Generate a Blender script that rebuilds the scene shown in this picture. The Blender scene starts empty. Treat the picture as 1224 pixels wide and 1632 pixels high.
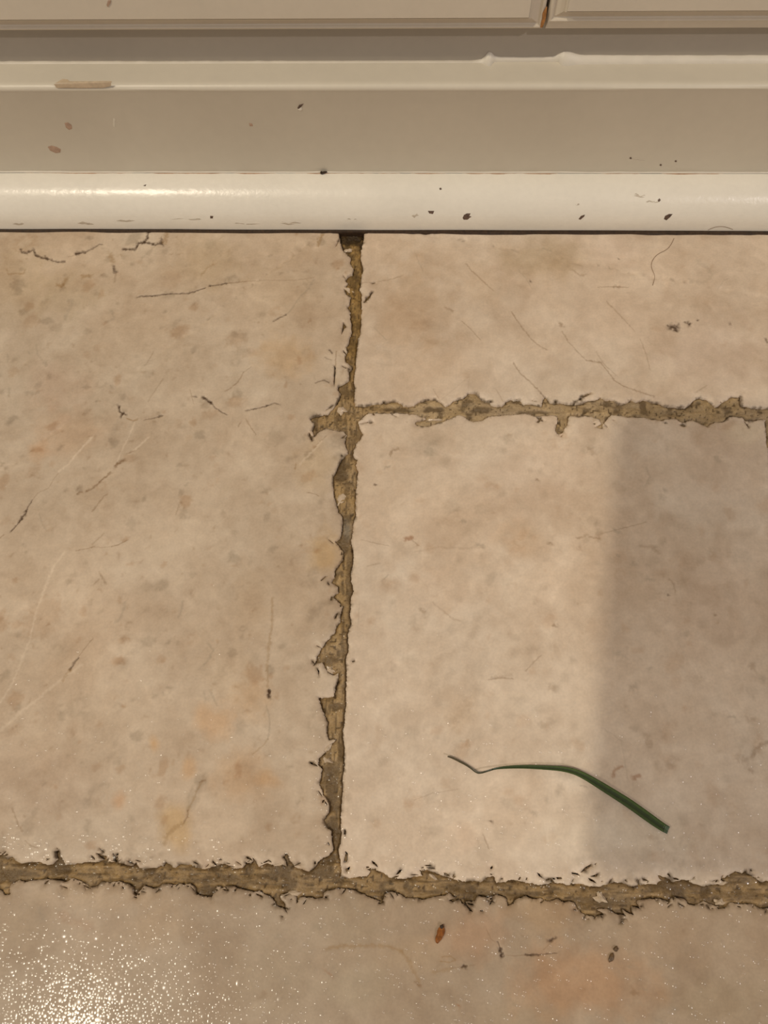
import bpy, bmesh, math
import numpy as np
from mathutils import Vector, Matrix
from mathutils.geometry import delaunay_2d_cdt

# ------------------------------------------------------------------ camera
FPX, CX, CY = 1230.0, 612.0, 816.0          # focal length in pixels of the 1224 x 1632 frame
H = 0.33                                    # lens height above the floor (m)
PITCH, YAW, ROLL = math.radians(67.259), math.radians(-3.6267), math.radians(2.6738)


def cam_axes():
    c, s = math.cos, math.sin
    fw = np.array([s(YAW) * c(PITCH), c(YAW) * c(PITCH), -s(PITCH)])
    r = np.array([c(YAW), -s(YAW), 0.0])
    d = np.cross(fw, r)
    return c(ROLL) * r + s(ROLL) * d, -s(ROLL) * r + c(ROLL) * d, fw


AX, AD, AF = cam_axes()
scene = bpy.context.scene
C = scene.collection
cam = bpy.data.cameras.new('camera')
cam.sensor_fit = 'VERTICAL'
cam.sensor_height = 36.0
cam.lens = 36.0 * FPX / 1632.0
cam.clip_start = 0.005
cam_ob = bpy.data.objects.new('camera', cam)
C.objects.link(cam_ob)
cam_ob.matrix_world = Matrix(((AX[0], -AD[0], -AF[0], 0), (AX[1], -AD[1], -AF[1], 0), (AX[2], -AD[2], -AF[2], H), (0, 0, 0, 1)))
scene.camera = cam_ob

# ------------------------------------------------------------------ world, lamps, exposure
scene.view_settings.view_transform = 'Standard'
scene.view_settings.look = 'None'
scene.view_settings.gamma = 1.0
scene.view_settings.use_curve_mapping = False
scene.view_settings.exposure = 0.0
world = bpy.data.worlds.new('world')
scene.world = world
world.use_nodes = True
bg = world.node_tree.nodes['Background']
bg.inputs[0].default_value = (1.0, 0.88, 0.79, 1)   # warm kitchen bounce light
bg.inputs[1].default_value = 0.29


def lamp(name, loc, watts, col, radius):
    li = bpy.data.lights.new(name, 'POINT')
    li.energy = watts
    li.color = col
    li.shadow_soft_size = radius
    o = bpy.data.objects.new(name, li)
    C.objects.link(o)
    o.location = loc


lamp('ceiling_lamp', (-0.93, -0.54, 2.30), 86.0, (1.0, 0.87, 0.68), 0.035)
lamp('ceiling_lamp', (1.95, -1.55, 2.30), 104.0, (1.0, 0.90, 0.86), 0.05)
lamp('ceiling_lamp', (-2.20, -0.60, 2.30), 64.0, (1.0, 0.91, 0.72), 0.05)


# ------------------------------------------------------------------ pixel rays on the real planes
def ray(u, v):
    return AX * ((u - CX) / FPX) + AD * ((v - CY) / FPX) + AF


def at_floor(u, v, z=0.0):
    q = ray(u, v)
    t = (z - H) / q[2]
    return q[0] * t, q[1] * t


def at_wall(u, v, y):
    q = ray(u, v)
    t = y / q[1]
    return q[0] * t, H + q[2] * t


def fl_pts(pts, z=0.0):
    return [at_floor(u, v, z) for u, v in pts]


# ------------------------------------------------------------------ helpers
rng = np.random.default_rng(7)


def hash2(ix, iy, seed):
    n = (ix.astype(np.int64) * 374761393 + iy.astype(np.int64) * 668265263 + seed * 1442695041) & 0xFFFFFFFF
    n = ((n ^ (n >> 13)) * 1274126177) & 0xFFFFFFFF
    return ((n ^ (n >> 16)) & 0xFFFF) / 65535.0


def vnoise(x, y, s, seed=0):
    x = np.asarray(x) / s
    y = np.asarray(y) / s
    ix, iy = np.floor(x), np.floor(y)
    fx, fy = x - ix, y - iy
    fx, fy = fx * fx * (3 - 2 * fx), fy * fy * (3 - 2 * fy)
    a, b = hash2(ix, iy, seed), hash2(ix + 1, iy, seed)
    c, d = hash2(ix, iy + 1, seed), hash2(ix + 1, iy + 1, seed)
    return (a + (b - a) * fx) * (1 - fy) + (c + (d - c) * fx) * fy


def fbm(x, y, s, seed=0, o=4):
    t, a, n = 0.0, 1.0, 0.0
    for i in range(o):
        t = t + a * vnoise(x, y, s / 2 ** i, seed + 17 * i)
        n += a
        a *= 0.55
    return t / n


def link(name, me, mat=None, parent=None):
    o = bpy.data.objects.new(name, me)
    C.objects.link(o)
    if mat is not None:
        me.materials.append(mat)
    if parent is not None:
        o.parent = parent
    return o


def mesh(name, verts, faces, mat=None, parent=None, smooth=False, col=None):
    me = bpy.data.meshes.new(name)
    me.from_pydata([tuple(map(float, v)) for v in verts], [], [tuple(int(i) for i in f) for f in faces])
    if smooth:
        me.polygons.foreach_set('use_smooth', [True] * len(me.polygons))
    if col is not None:
        at = me.color_attributes.new('tint', 'FLOAT_COLOR', 'POINT')
        c4 = np.ones((len(verts), 4), np.float32)
        c4[:, :3] = col
        at.data.foreach_set('color', c4.ravel())
    me.update()
    return link(name, me, mat, parent)


def tag(o, label=None, cat=None, group=None, kind=None):
    for k, v in (('label', label), ('category', cat), ('group', group), ('kind', kind)):
        if v:
            o[k] = v
    return o


def empty(name, loc=(0, 0, 0)):
    o = bpy.data.objects.new(name, None)
    C.objects.link(o)
    o.location = loc
    o.empty_display_size = 0.02
    return o


def prep(P, step):
    """even resampling of a polyline"""
    P = np.asarray(P, float)
    out = [P[:1]]
    for a, b in zip(P[:-1], P[1:]):
        n = max(1, int(math.ceil(np.linalg.norm(b - a) / step)))
        out.append(a + (b - a) * np.linspace(0, 1, n + 1)[1:, None])
    return np.concatenate(out)


def inside(px, py, poly):
    poly = np.asarray(poly)
    r = np.zeros(len(px), bool)
    x1, y1 = poly[:, 0], poly[:, 1]
    x2, y2 = np.roll(x1, -1), np.roll(y1, -1)
    for a, b, c, d in zip(x1, y1, x2, y2):
        if b == d:
            continue
        m = (b > py) != (d > py)
        if m.any():
            r[m] ^= px[m] < (c - a) * (py[m] - b) / (d - b) + a
    return r


def seg_dist(px, py, P, closed=False):
    """distance of points to a polyline and the index of its nearest segment"""
    P = np.asarray(P, float)
    A, B = (P, np.roll(P, -1, 0)) if closed else (P[:-1], P[1:])
    best = np.full(len(px), 1e9)
    tt = np.zeros(len(px))
    for i, (a, b) in enumerate(zip(A, B)):
        d = b - a
        l2 = d @ d + 1e-18
        t = np.clip(((px - a[0]) * d[0] + (py - a[1]) * d[1]) / l2, 0, 1)
        q = (px - a[0] - t * d[0]) ** 2 + (py - a[1] - t * d[1]) ** 2
        m = q < best
        best[m] = q[m]
        tt[m] = i + t[m]
    return np.sqrt(best), tt


# ------------------------------------------------------------------ materials
def mat_new(name):
    m = bpy.data.materials.new(name)
    m.use_nodes = True
    nt = m.node_tree
    return m, nt, nt.nodes['Principled BSDF']


def nd(nt, t, **kw):
    n = nt.nodes.new(t)
    for k, v in kw.items():
        if k in n.inputs:
            n.inputs[k].default_value = v
        else:
            setattr(n, k, v)
    return n


def grain(nt, bsdf, base, specs, bump=None, rough=0.4):
    """multiply a base colour socket by several noises, add a bump"""
    tc = nd(nt, 'ShaderNodeTexCoord')
    cur = base
    for scale, lo, hi, det in specs:
        n = nd(nt, 'ShaderNodeTexNoise', Scale=scale, Detail=det)
        nt.links.new(tc.outputs['Object'], n.inputs['Vector'])
        mr = nd(nt, 'ShaderNodeMapRange')
        mr.inputs[1].default_value = 0.3
        mr.inputs[2].default_value = 0.7
        mr.inputs[3].default_value = lo
        mr.inputs[4].default_value = hi
        nt.links.new(n.outputs['Fac'], mr.inputs[0])
        mx = nd(nt, 'ShaderNodeVectorMath', operation='SCALE')
        nt.links.new(cur, mx.inputs[0])
        nt.links.new(mr.outputs[0], mx.inputs['Scale'])
        cur = mx.outputs[0]
    nt.links.new(cur, bsdf.inputs['Base Color'])
    bsdf.inputs['Roughness'].default_value = rough
    if bump:
        scale, dist, strength = bump
        n = nd(nt, 'ShaderNodeTexNoise', Scale=scale, Detail=3.0)
        nt.links.new(tc.outputs['Object'], n.inputs['Vector'])
        b = nd(nt, 'ShaderNodeBump', Distance=dist, Strength=strength)
        nt.links.new(n.outputs['Fac'], b.inputs['Height'])
        nt.links.new(b.outputs[0], bsdf.inputs['Normal'])


def tint_mat(name, specs, bump, rough, spec=0.5):
    m, nt, b = mat_new(name)
    a = nd(nt, 'ShaderNodeVertexColor', layer_name='tint')
    grain(nt, b, a.outputs['Color'], specs, bump, rough)
    b.inputs['Specular IOR Level'].default_value = spec
    return m


def flat_mat(name, col, specs=(), bump=None, rough=0.45, spec=0.5):
    m, nt, b = mat_new(name)
    r = nd(nt, 'ShaderNodeRGB')
    r.outputs[0].default_value = (*col, 1)
    grain(nt, b, r.outputs[0], specs, bump, rough)
    b.inputs['Specular IOR Level'].default_value = spec
    return m


M_TILE = tint_mat('honed_limestone', ((900, 0.955, 1.04, 2.0), (230, 0.95, 1.045, 3.0)), (450, 0.0003, 0.25), 0.42, 0.2)
M_GROUT = tint_mat('old_grout', ((1500, 0.86, 1.12, 3.0), (420, 0.86, 1.1, 3.0)), (1100, 0.0006, 0.6), 0.5, 0.35)
M_PAINT = flat_mat('cream_paint', (0.60, 0.55, 0.45), ((14, 0.97, 1.03, 2.0), (160, 0.985, 1.015, 3.0)), (260, 0.0003, 0.22), 0.36)
M_SHOE = flat_mat('cream_gloss_paint', (0.76, 0.72, 0.63), ((22, 0.96, 1.03, 3.0), (300, 0.98, 1.015, 3.0)), (330, 0.0004, 0.35), 0.27)
M_DOOR = flat_mat('cream_door_paint', (0.62, 0.555, 0.45), ((18, 0.96, 1.03, 3.0), (240, 0.985, 1.015, 3.0)), (300, 0.0002, 0.2), 0.38)
M_FRAME = flat_mat('shaded_taupe_paint', (0.41, 0.365, 0.305), ((18, 0.96, 1.03, 3.0), (240, 0.985, 1.015, 3.0)), (300, 0.0002, 0.2), 0.42)  # greyish taupe, darkened further to paint in the shade below the doors
M_CAULK = flat_mat('caulk', (0.64, 0.59, 0.50), ((120, 0.95, 1.04, 2.0),), (300, 0.0004, 0.3), 0.45)
M_GRIME = flat_mat('dark_grime', (0.035, 0.018, 0.008), ((700, 0.6, 1.4, 2.0),), (800, 0.0004, 0.5), 0.5)
M_BARE = flat_mat('bare_wood', (0.42, 0.27, 0.17), ((500, 0.85, 1.15, 2.0),), None, 0.6)
M_OAK = flat_mat('exposed_orange_wood', (0.34, 0.15, 0.04), ((400, 0.7, 1.3, 2.0),), None, 0.55)
M_GRASS = tint_mat('grass_green', ((700, 0.85, 1.15, 2.0),), None, 0.38)
M_AMBER = flat_mat('amber_husk', (0.22, 0.075, 0.012), ((600, 0.6, 1.5, 2.0),), None, 0.12)
M_SHARD = flat_mat('tile_chip', (0.54, 0.43, 0.31), ((500, 0.85, 1.1, 2.0),), (700, 0.0004, 0.4), 0.22)
M_HAIR = flat_mat('brown_hair', (0.20, 0.11, 0.05), (), None, 0.4)
M_PHONE = flat_mat('dark_phone_body', (0.02, 0.02, 0.025), (), None, 0.3)
M_BASE = flat_mat('mortar_bed', (0.13, 0.085, 0.035), ((200, 0.8, 1.2, 2.0),), None, 0.7)

m, nt, b = mat_new('water')
nt.nodes.remove(b)
tr, gl = nd(nt, 'ShaderNodeBsdfTransparent'), nd(nt, 'ShaderNodeBsdfGlossy')
gl.inputs['Roughness'].default_value = 0.2
fr = nd(nt, 'ShaderNodeFresnel', IOR=1.5)
mx = nd(nt, 'ShaderNodeMixShader')
ge = nd(nt, 'ShaderNodeNewGeometry')                 # seen from inside the bead there is no mirror
inv = nd(nt, 'ShaderNodeMath', operation='SUBTRACT')
inv.inputs[0].default_value = 1.0
nt.links.new(ge.outputs['Backfacing'], inv.inputs[1])
mu = nd(nt, 'ShaderNodeMath', operation='MULTIPLY')
nt.links.new(fr.outputs[0], mu.inputs[0])
nt.links.new(inv.outputs[0], mu.inputs[1])
nt.links.new(mu.outputs[0], mx.inputs[0])
nt.links.new(tr.outputs[0], mx.inputs[1])
nt.links.new(gl.outputs[0], mx.inputs[2])
nt.links.new(mx.outputs[0], nt.nodes['Material Output'].inputs['Surface'])
M_WATER = m


# ------------------------------------------------------------------ traced outlines of the chipped tile edges
def tr_(x0, y0, s, pts):
    return [(x0 + x / s, y0 + y / s) for x, y in pts]


A3 = (450, 360, 4.8)
A4 = (450, 680, 4.8)
A5 = (450, 1000, 3.708)
B0 = (0, 1320, 3.825)
B1 = (300, 1320, 3.825)
B2 = (600, 1340, 3.825)
B3 = (904, 1340, 3.825)
G6 = (560, 580, 3.6)
G7 = (880, 580, 3.558)

LEFT_R = (tr_(*A3, [(430, 30), (432, 50), (450, 130), (460, 190), (495, 215), (520, 240), (515, 270), (540, 320), (530, 360), (495, 375), (475, 410), (500, 430), (490, 445), (472, 470), (490, 520), (520, 545), (505, 600), (490, 612), (515, 640), (510, 680), (525, 740), (530, 810), (510, 850), (505, 890), (485, 920), (495, 960), (475, 1000), (485, 1040), (525, 1080), (510, 1110), (510, 1180), (480, 1205), (425, 1220), (420, 1250), (445, 1280), (440, 1310), (415, 1350), (395, 1390), (350, 1430), (265, 1445), (205, 1470), (240, 1510), (225, 1570), (240, 1615), (290, 1560), (330, 1545), (380, 1550), (400, 1560), (470, 1570), (490, 1600)])
          + tr_(*A4, [(485, 50), (480, 130), (500, 180), (500, 200), (460, 240), (420, 300), (390, 380), (385, 430), (395, 500), (400, 560), (420, 610), (425, 650), (460, 690), (460, 740), (450, 800), (440, 850), (395, 875), (430, 910), (460, 950), (460, 1010), (430, 1050), (400, 1100), (400, 1150), (365, 1190), (420, 1225), (430, 1270), (375, 1300), (430, 1335), (460, 1370), (440, 1440), (440, 1490), (410, 1525), (390, 1590)])
          + tr_(*A5, [(290, 45), (250, 90), (215, 150), (180, 225), (230, 205), (280, 275), (300, 285), (330, 265), (320, 340), (300, 400), (260, 415), (215, 415), (240, 500), (265, 560), (265, 620), (275, 665), (315, 662), (260, 720), (220, 770), (205, 810), (235, 835), (230, 880), (220, 930), (235, 980), (270, 1040), (275, 1090), (245, 1140), (255, 1185), (285, 1200), (290, 1260), (300, 1320), (270, 1350), (210, 1385), (195, 1420), (160, 1440)]))
LEFT_B = (tr_(*B1, [(720, 262), (700, 255), (650, 240), (620, 200), (600, 160), (580, 180), (600, 235), (560, 215), (520, 225), (470, 215), (430, 235), (405, 200), (380, 220), (350, 205), (330, 240), (280, 240), (215, 210), (165, 230), (100, 250), (50, 240)])
          + tr_(*B0, [(1160, 220), (1100, 215), (1060, 235), (1010, 205), (990, 235), (920, 240), (850, 240), (830, 200), (800, 225), (770, 220), (722, 210), (685, 150), (705, 208), (655, 205), (640, 175), (580, 150), (630, 190), (600, 205), (520, 205), (450, 215), (400, 230), (370, 180), (360, 140), (330, 140), (340, 190), (310, 220), (250, 215), (190, 200), (130, 215), (95, 205), (75, 175), (60, 180), (40, 190), (10, 160), (-60, 170), (-260, 168), (-420, 165)]))
TR_L = tr_(*A3, [(625, 30), (625, 50), (615, 130), (605, 190), (600, 260), (620, 300), (615, 340), (605, 400), (600, 450), (590, 480), (605, 520), (605, 640), (600, 700), (600, 800), (580, 880), (565, 980), (560, 1080), (550, 1180), (560, 1240), (550, 1300), (552, 1370)])
TR_B = (tr_(*G6, [(30, 240), (80, 232), (170, 225), (230, 210), (260, 212), (300, 235), (360, 235), (400, 210), (440, 200), (480, 195), (510, 215), (540, 240), (590, 205), (640, 190), (670, 165), (710, 162), (740, 190), (790, 215), (820, 235), (870, 235), (890, 210), (920, 200), (970, 205), (985, 225), (1050, 225), (1090, 240), (1100, 200), (1115, 185), (1140, 215)])
        + tr_(*G7, [(0, 215), (60, 218), (130, 225), (180, 215), (210, 200), (260, 195), (275, 178), (300, 200), (350, 200), (375, 225), (410, 222), (450, 195), (480, 210), (520, 200), (600, 215), (640, 235), (700, 240), (760, 240), (800, 205), (840, 190), (885, 195), (930, 240), (1000, 195), (1030, 178), (1075, 180), (1080, 235), (1130, 240), (1160, 245), (1240, 248), (1500, 245), (1800, 250)]))
MR_T = (tr_(*G7, [(1215, 312), (1160, 318), (1100, 320), (1080, 300), (1000, 298), (975, 320), (930, 320), (880, 350), (850, 340), (800, 315), (740, 330), (700, 308), (620, 318), (560, 310), (500, 300), (430, 300), (390, 290), (340, 290), (320, 310), (290, 340), (290, 365), (240, 350), (280, 335), (270, 310), (210, 292), (150, 290), (105, 290), (90, 330), (60, 385), (30, 390), (22, 370), (35, 320), (20, 290)])
        + tr_(*G6, [(1140, 288), (1060, 298), (1000, 285), (930, 285), (870, 290), (800, 300), (740, 320), (700, 330), (660, 310), (620, 290), (580, 310), (520, 330), (440, 355), (380, 345), (370, 330), (430, 310), (400, 300), (370, 285), (320, 282), (200, 280), (100, 280), (60, 300), (40, 325)]))
MR_L = (tr_(*A3, [(580, 1505), (600, 1550), (620, 1590)])
        + tr_(*A4, [(600, 85), (565, 130), (550, 180), (550, 220), (580, 240), (560, 290), (580, 350), (570, 430), (560, 490), (565, 560), (555, 640), (560, 680), (545, 720), (540, 800), (530, 880), (545, 950), (540, 1020), (530, 1100), (525, 1180), (545, 1250), (520, 1320), (520, 1400), (525, 1500), (505, 1560)])
        + tr_(*A5, [(385, 40), (395, 130), (375, 180), (380, 260), (375, 370), (375, 450), (370, 560), (360, 620), (365, 700), (365, 800), (355, 900), (350, 1000), (350, 1150), (345, 1250), (335, 1300), (345, 1380), (345, 1475)]))
MR_B = (tr_(*A5, [(430, 1480), (500, 1470), (520, 1440), (490, 1425), (552, 1425)])
        + tr_(*B2, [(0, 180), (45, 200), (80, 225), (160, 230), (220, 222), (280, 215), (265, 185), (310, 180), (350, 195), (400, 215), (460, 230), (500, 245), (560, 250), (640, 245), (680, 225), (715, 220), (735, 255), (780, 250), (820, 235), (860, 240), (910, 265), (960, 265), (1000, 265), (1060, 255), (1130, 265)])
        + tr_(*B3, [(0, 275), (40, 262), (130, 270), (200, 275), (250, 270), (290, 255), (340, 265), (380, 280), (428, 270), (435, 235), (450, 265), (540, 265), (580, 245), (560, 215), (620, 230), (650, 250), (740, 240), (780, 220), (755, 250), (800, 265), (860, 275), (930, 265), (970, 255), (940, 240), (980, 210), (1030, 192), (1100, 205), (1160, 225), (1190, 255), (1224, 245), (1330, 255)]))
BT_T = (tr_(*B0, [(-420, 330), (-200, 340), (-60, 360), (0, 385), (20, 410), (60, 400), (60, 345), (110, 315), (150, 335), (190, 320), (300, 315), (370, 325), (410, 330), (430, 310), (500, 330), (550, 360), (590, 350), (610, 325), (660, 330), (720, 325), (780, 335), (805, 360), (810, 400), (830, 425), (840, 390), (860, 375), (880, 355), (930, 375), (990, 345), (1060, 345), (1120, 340)])
        + tr_(*B1, [(0, 340), (30, 360), (50, 400), (140, 430), (160, 390), (170, 355), (250, 355), (330, 375), (390, 390), (430, 385), (470, 400), (500, 420), (550, 480), (600, 512), (590, 460), (560, 415), (600, 400), (650, 410), (660, 465), (680, 430), (720, 420), (780, 425), (830, 430), (830, 395), (900, 370), (960, 365), (1010, 380), (1070, 405), (1120, 430)])
        + tr_(*B2, [(0, 360), (30, 365), (50, 320), (100, 310), (150, 330), (180, 355), (250, 355), (330, 350), (390, 335), (450, 325), (500, 360), (550, 410), (590, 440), (545, 372), (600, 375), (620, 340), (680, 345), (740, 325), (790, 355), (800, 400), (840, 390), (860, 360), (910, 330), (960, 345), (1010, 355), (1060, 370), (1110, 355), (1150, 375)])
        + tr_(*B3, [(0, 370), (40, 380), (60, 410), (110, 450), (160, 462), (240, 450), (180, 420), (250, 420), (310, 450), (360, 460), (340, 420), (415, 460), (400, 400), (450, 418), (430, 370), (480, 360), (560, 350), (620, 375), (660, 350), (720, 360), (740, 385), (780, 400), (840, 375), (900, 400), (960, 410), (1000, 380), (1060, 390), (1130, 390), (1180, 410), (1224, 415), (1400, 400), (1700, 405)]))
# small chips away from the joints: holes right through to the grout
PITS = {'left': [tr_(*A3, [(465, 730), (480, 745), (495, 772), (470, 790), (452, 832), (458, 780)]),
                 tr_(*A3, [(398, 1070), (408, 1080), (402, 1150), (396, 1220), (390, 1180), (400, 1120)]),
                 tr_(*A3, [(455, 1062), (500, 1080), (490, 1088), (458, 1075)]),
                 tr_(*B0, [(0, 150), (22, 165), (40, 185), (20, 182)]),
                 tr_(*B1, [(575, 178), (600, 150), (615, 175), (590, 190)]),
                 tr_(*A4, [(290, 1170), (330, 1140), (335, 1146), (300, 1180)]),
                 tr_(*A5, [(10, 1335), (35, 1345), (40, 1375), (20, 1365)]),
                 tr_(*A5, [(205, 240), (218, 255), (215, 290)])],
        'topright': [tr_(*A3, [(620, 580), (640, 545), (690, 495), (672, 545), (640, 575)]),
                     tr_(*G7, [(160, 182), (190, 165), (228, 155), (220, 168), (180, 186)]),
                     tr_(*A3, [(672, 432), (700, 425), (712, 434), (690, 442)])],
        'midright': [tr_(*A5, [(372, 1320), (386, 1335), (380, 1385), (362, 1390), (370, 1350)]),
                     tr_(*A5, [(372, 1430), (400, 1412), (395, 1430), (378, 1445)]),
                     tr_(*A5, [(368, 1190), (376, 1205), (372, 1225), (364, 1220)]),
                     tr_(*A5, [(410, 198), (432, 192), (430, 199), (414, 205)]),
                     tr_(*B2, [(268, 165), (290, 158), (288, 166)]),
                     tr_(*B2, [(978, 192), (1000, 205), (1016, 228), (995, 218)]),
                     tr_(*B2, [(1096, 222), (1130, 222), (1134, 233), (1104, 236)]),
                     tr_(*B2, [(1190, 195), (1222, 196), (1222, 206), (1195, 203)]),
                     tr_(*B3, [(82, 195), (110, 165), (150, 140), (160, 152), (130, 175), (95, 192)]),
                     tr_(*B3, [(140, 218), (175, 205), (195, 195), (198, 212), (178, 222)]),
                     tr_(*B3, [(168, 142), (184, 132), (174, 150)]),
                     tr_(*B3, [(25, 192), (70, 200), (85, 215), (45, 202)]),
                     tr_(*B3, [(350, 238), (366, 236), (362, 246)]),
                     tr_(*B2, [(695, 165), (710, 150), (714, 165), (700, 175)]),
                     tr_(*G6, [(40, 340), (110, 322), (118, 330), (60, 342)]),
                     tr_(*G6, [(1062, 330), (1090, 305), (1092, 318), (1075, 334)])],
        'bottom': [tr_(*B1, [(205, 370), (245, 370), (245, 384), (220, 382)]),
                   tr_(*B3, [(915, 405), (965, 402), (970, 412), (925, 418)]),
                   tr_(*B2, [(630, 425), (655, 425), (652, 433), (635, 432)])]}

pg = np.random.default_rng(55)


def wedges(key, line, n, inward, lmin=4, lmax=18):
    """thin splits broken into the tile edge"""
    L = prep(np.array(line), 3.0)
    L = L[(L[:, 0] > -20) & (L[:, 0] < 1240)]
    for _ in range(n):
        p = L[pg.integers(len(L))] + np.array(inward) * pg.uniform(.5, 7) + pg.normal(0, 1.5, 2)
        a = math.atan2(inward[1], inward[0]) + pg.choice([-1, 1]) * pg.uniform(.5, 1.5)
        l, w = (lmin + (lmax - lmin) * pg.random() ** 1.6) / 2, (1.3 + 3.2 * pg.random() ** 2) / 2
        c, s_ = math.cos(a), math.sin(a)
        q = [(-l, 0), (-l * .4, w), (l * .3, w * .9), (l, w * .1), (l * .4, -w), (-l * .3, -w * .5)]
        PITS[key].append([(p[0] + x * c - y * s_, p[1] + x * s_ + y * c) for x, y in q])


wedges('left', LEFT_B, 34, (0, -1))
wedges('left', LEFT_R, 26, (-1, 0))
wedges('midright', MR_B, 40, (0, -1))
wedges('midright', MR_T, 14, (0, 1))
wedges('topright', TR_B, 12, (0, -1), 3, 8)
wedges('bottom', BT_T, 80, (0, 1))
WALL_PX = [(-90, 366.8), (1224 + 110, 372.4)]
left_poly_px = [(560 - 650, 361)] + LEFT_R + LEFT_B
ed = lambda *p: [at_floor(*q) for q in p]


def build_outline(pxs, extra):
    P = prep(np.array(fl_pts(pxs)), 0.0005)
    P[1:-1] += rng.normal(0, 0.00009, P[1:-1].shape)
    T = np.gradient(P, axis=0)
    Nn = np.stack([-T[:, 1], T[:, 0]], 1) / (np.linalg.norm(T, axis=1)[:, None] + 1e-9)
    jag = (fbm(P[:, 0], P[:, 1], .0032, 301, 3) - .5) * .0013
    jag[[0, -1]] = 0
    P += Nn * jag[:, None]
    return np.concatenate([P, np.array(extra)]) if len(extra) else P


YW = 0.3115                                  # tiles run on under the shoe moulding
xl = at_floor(-90, 1363)[0] - 0.10
left_poly = build_outline(LEFT_R + LEFT_B, [])
left_poly = np.concatenate([[[left_poly[0][0], YW]], left_poly, [[-0.36, left_poly[-1][1]], [-0.36, YW]]])
tr_poly = build_outline(TR_L + TR_B, [])
tr_poly = np.concatenate([[[tr_poly[0][0], YW]], tr_poly, [[0.46, tr_poly[-1][1]], [0.46, YW]]])
MR_R = [(1330, 1000), (1265, 900), (1238, 780), (1228, 730), (1221, 705), (1220, 685), (1217, 672)]
mr_poly = build_outline(MR_L + MR_B + [(1290, 1400), (1277, 1200), (1258, 1000), (1243, 850), (1232, 760), (1222, 700), (1220, 685), (1219, 672)] + MR_T, [])
bt_poly = build_outline(BT_T, [])
bt_poly = np.concatenate([bt_poly, [[0.46, bt_poly[-1][1]], [0.46, -0.27], [-0.36, -0.27], [-0.36, bt_poly[0][1]]]])
fr_x = at_floor(1300, 1200)[0]
fe = prep(np.array(fl_pts([(1290, 1392), (1277, 1200), (1258, 1000), (1243, 850), (1232, 760), (1222, 690)])), .0006) + np.array([.0068, 0])
fe[1:-1, 0] += (fbm(fe[1:-1, 0], fe[1:-1, 1], .004, 311, 3) - .5) * .0035
gp = prep(np.array([[fe[-1][0], fe[-1][1]], [.46, fe[-1][1] - .0005]]), .0006)
gq = prep(np.array([[.46, fe[0][1] - .002], [fe[0][0], fe[0][1]]]), .0006)
for e_ in (gp, gq):
    e_[1:-1, 1] += (fbm(e_[1:-1, 0], e_[1:-1, 1], .004, 313, 3) - .5) * .003
far_poly = np.concatenate([fe, gp[1:], gq[:-1]])

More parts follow.
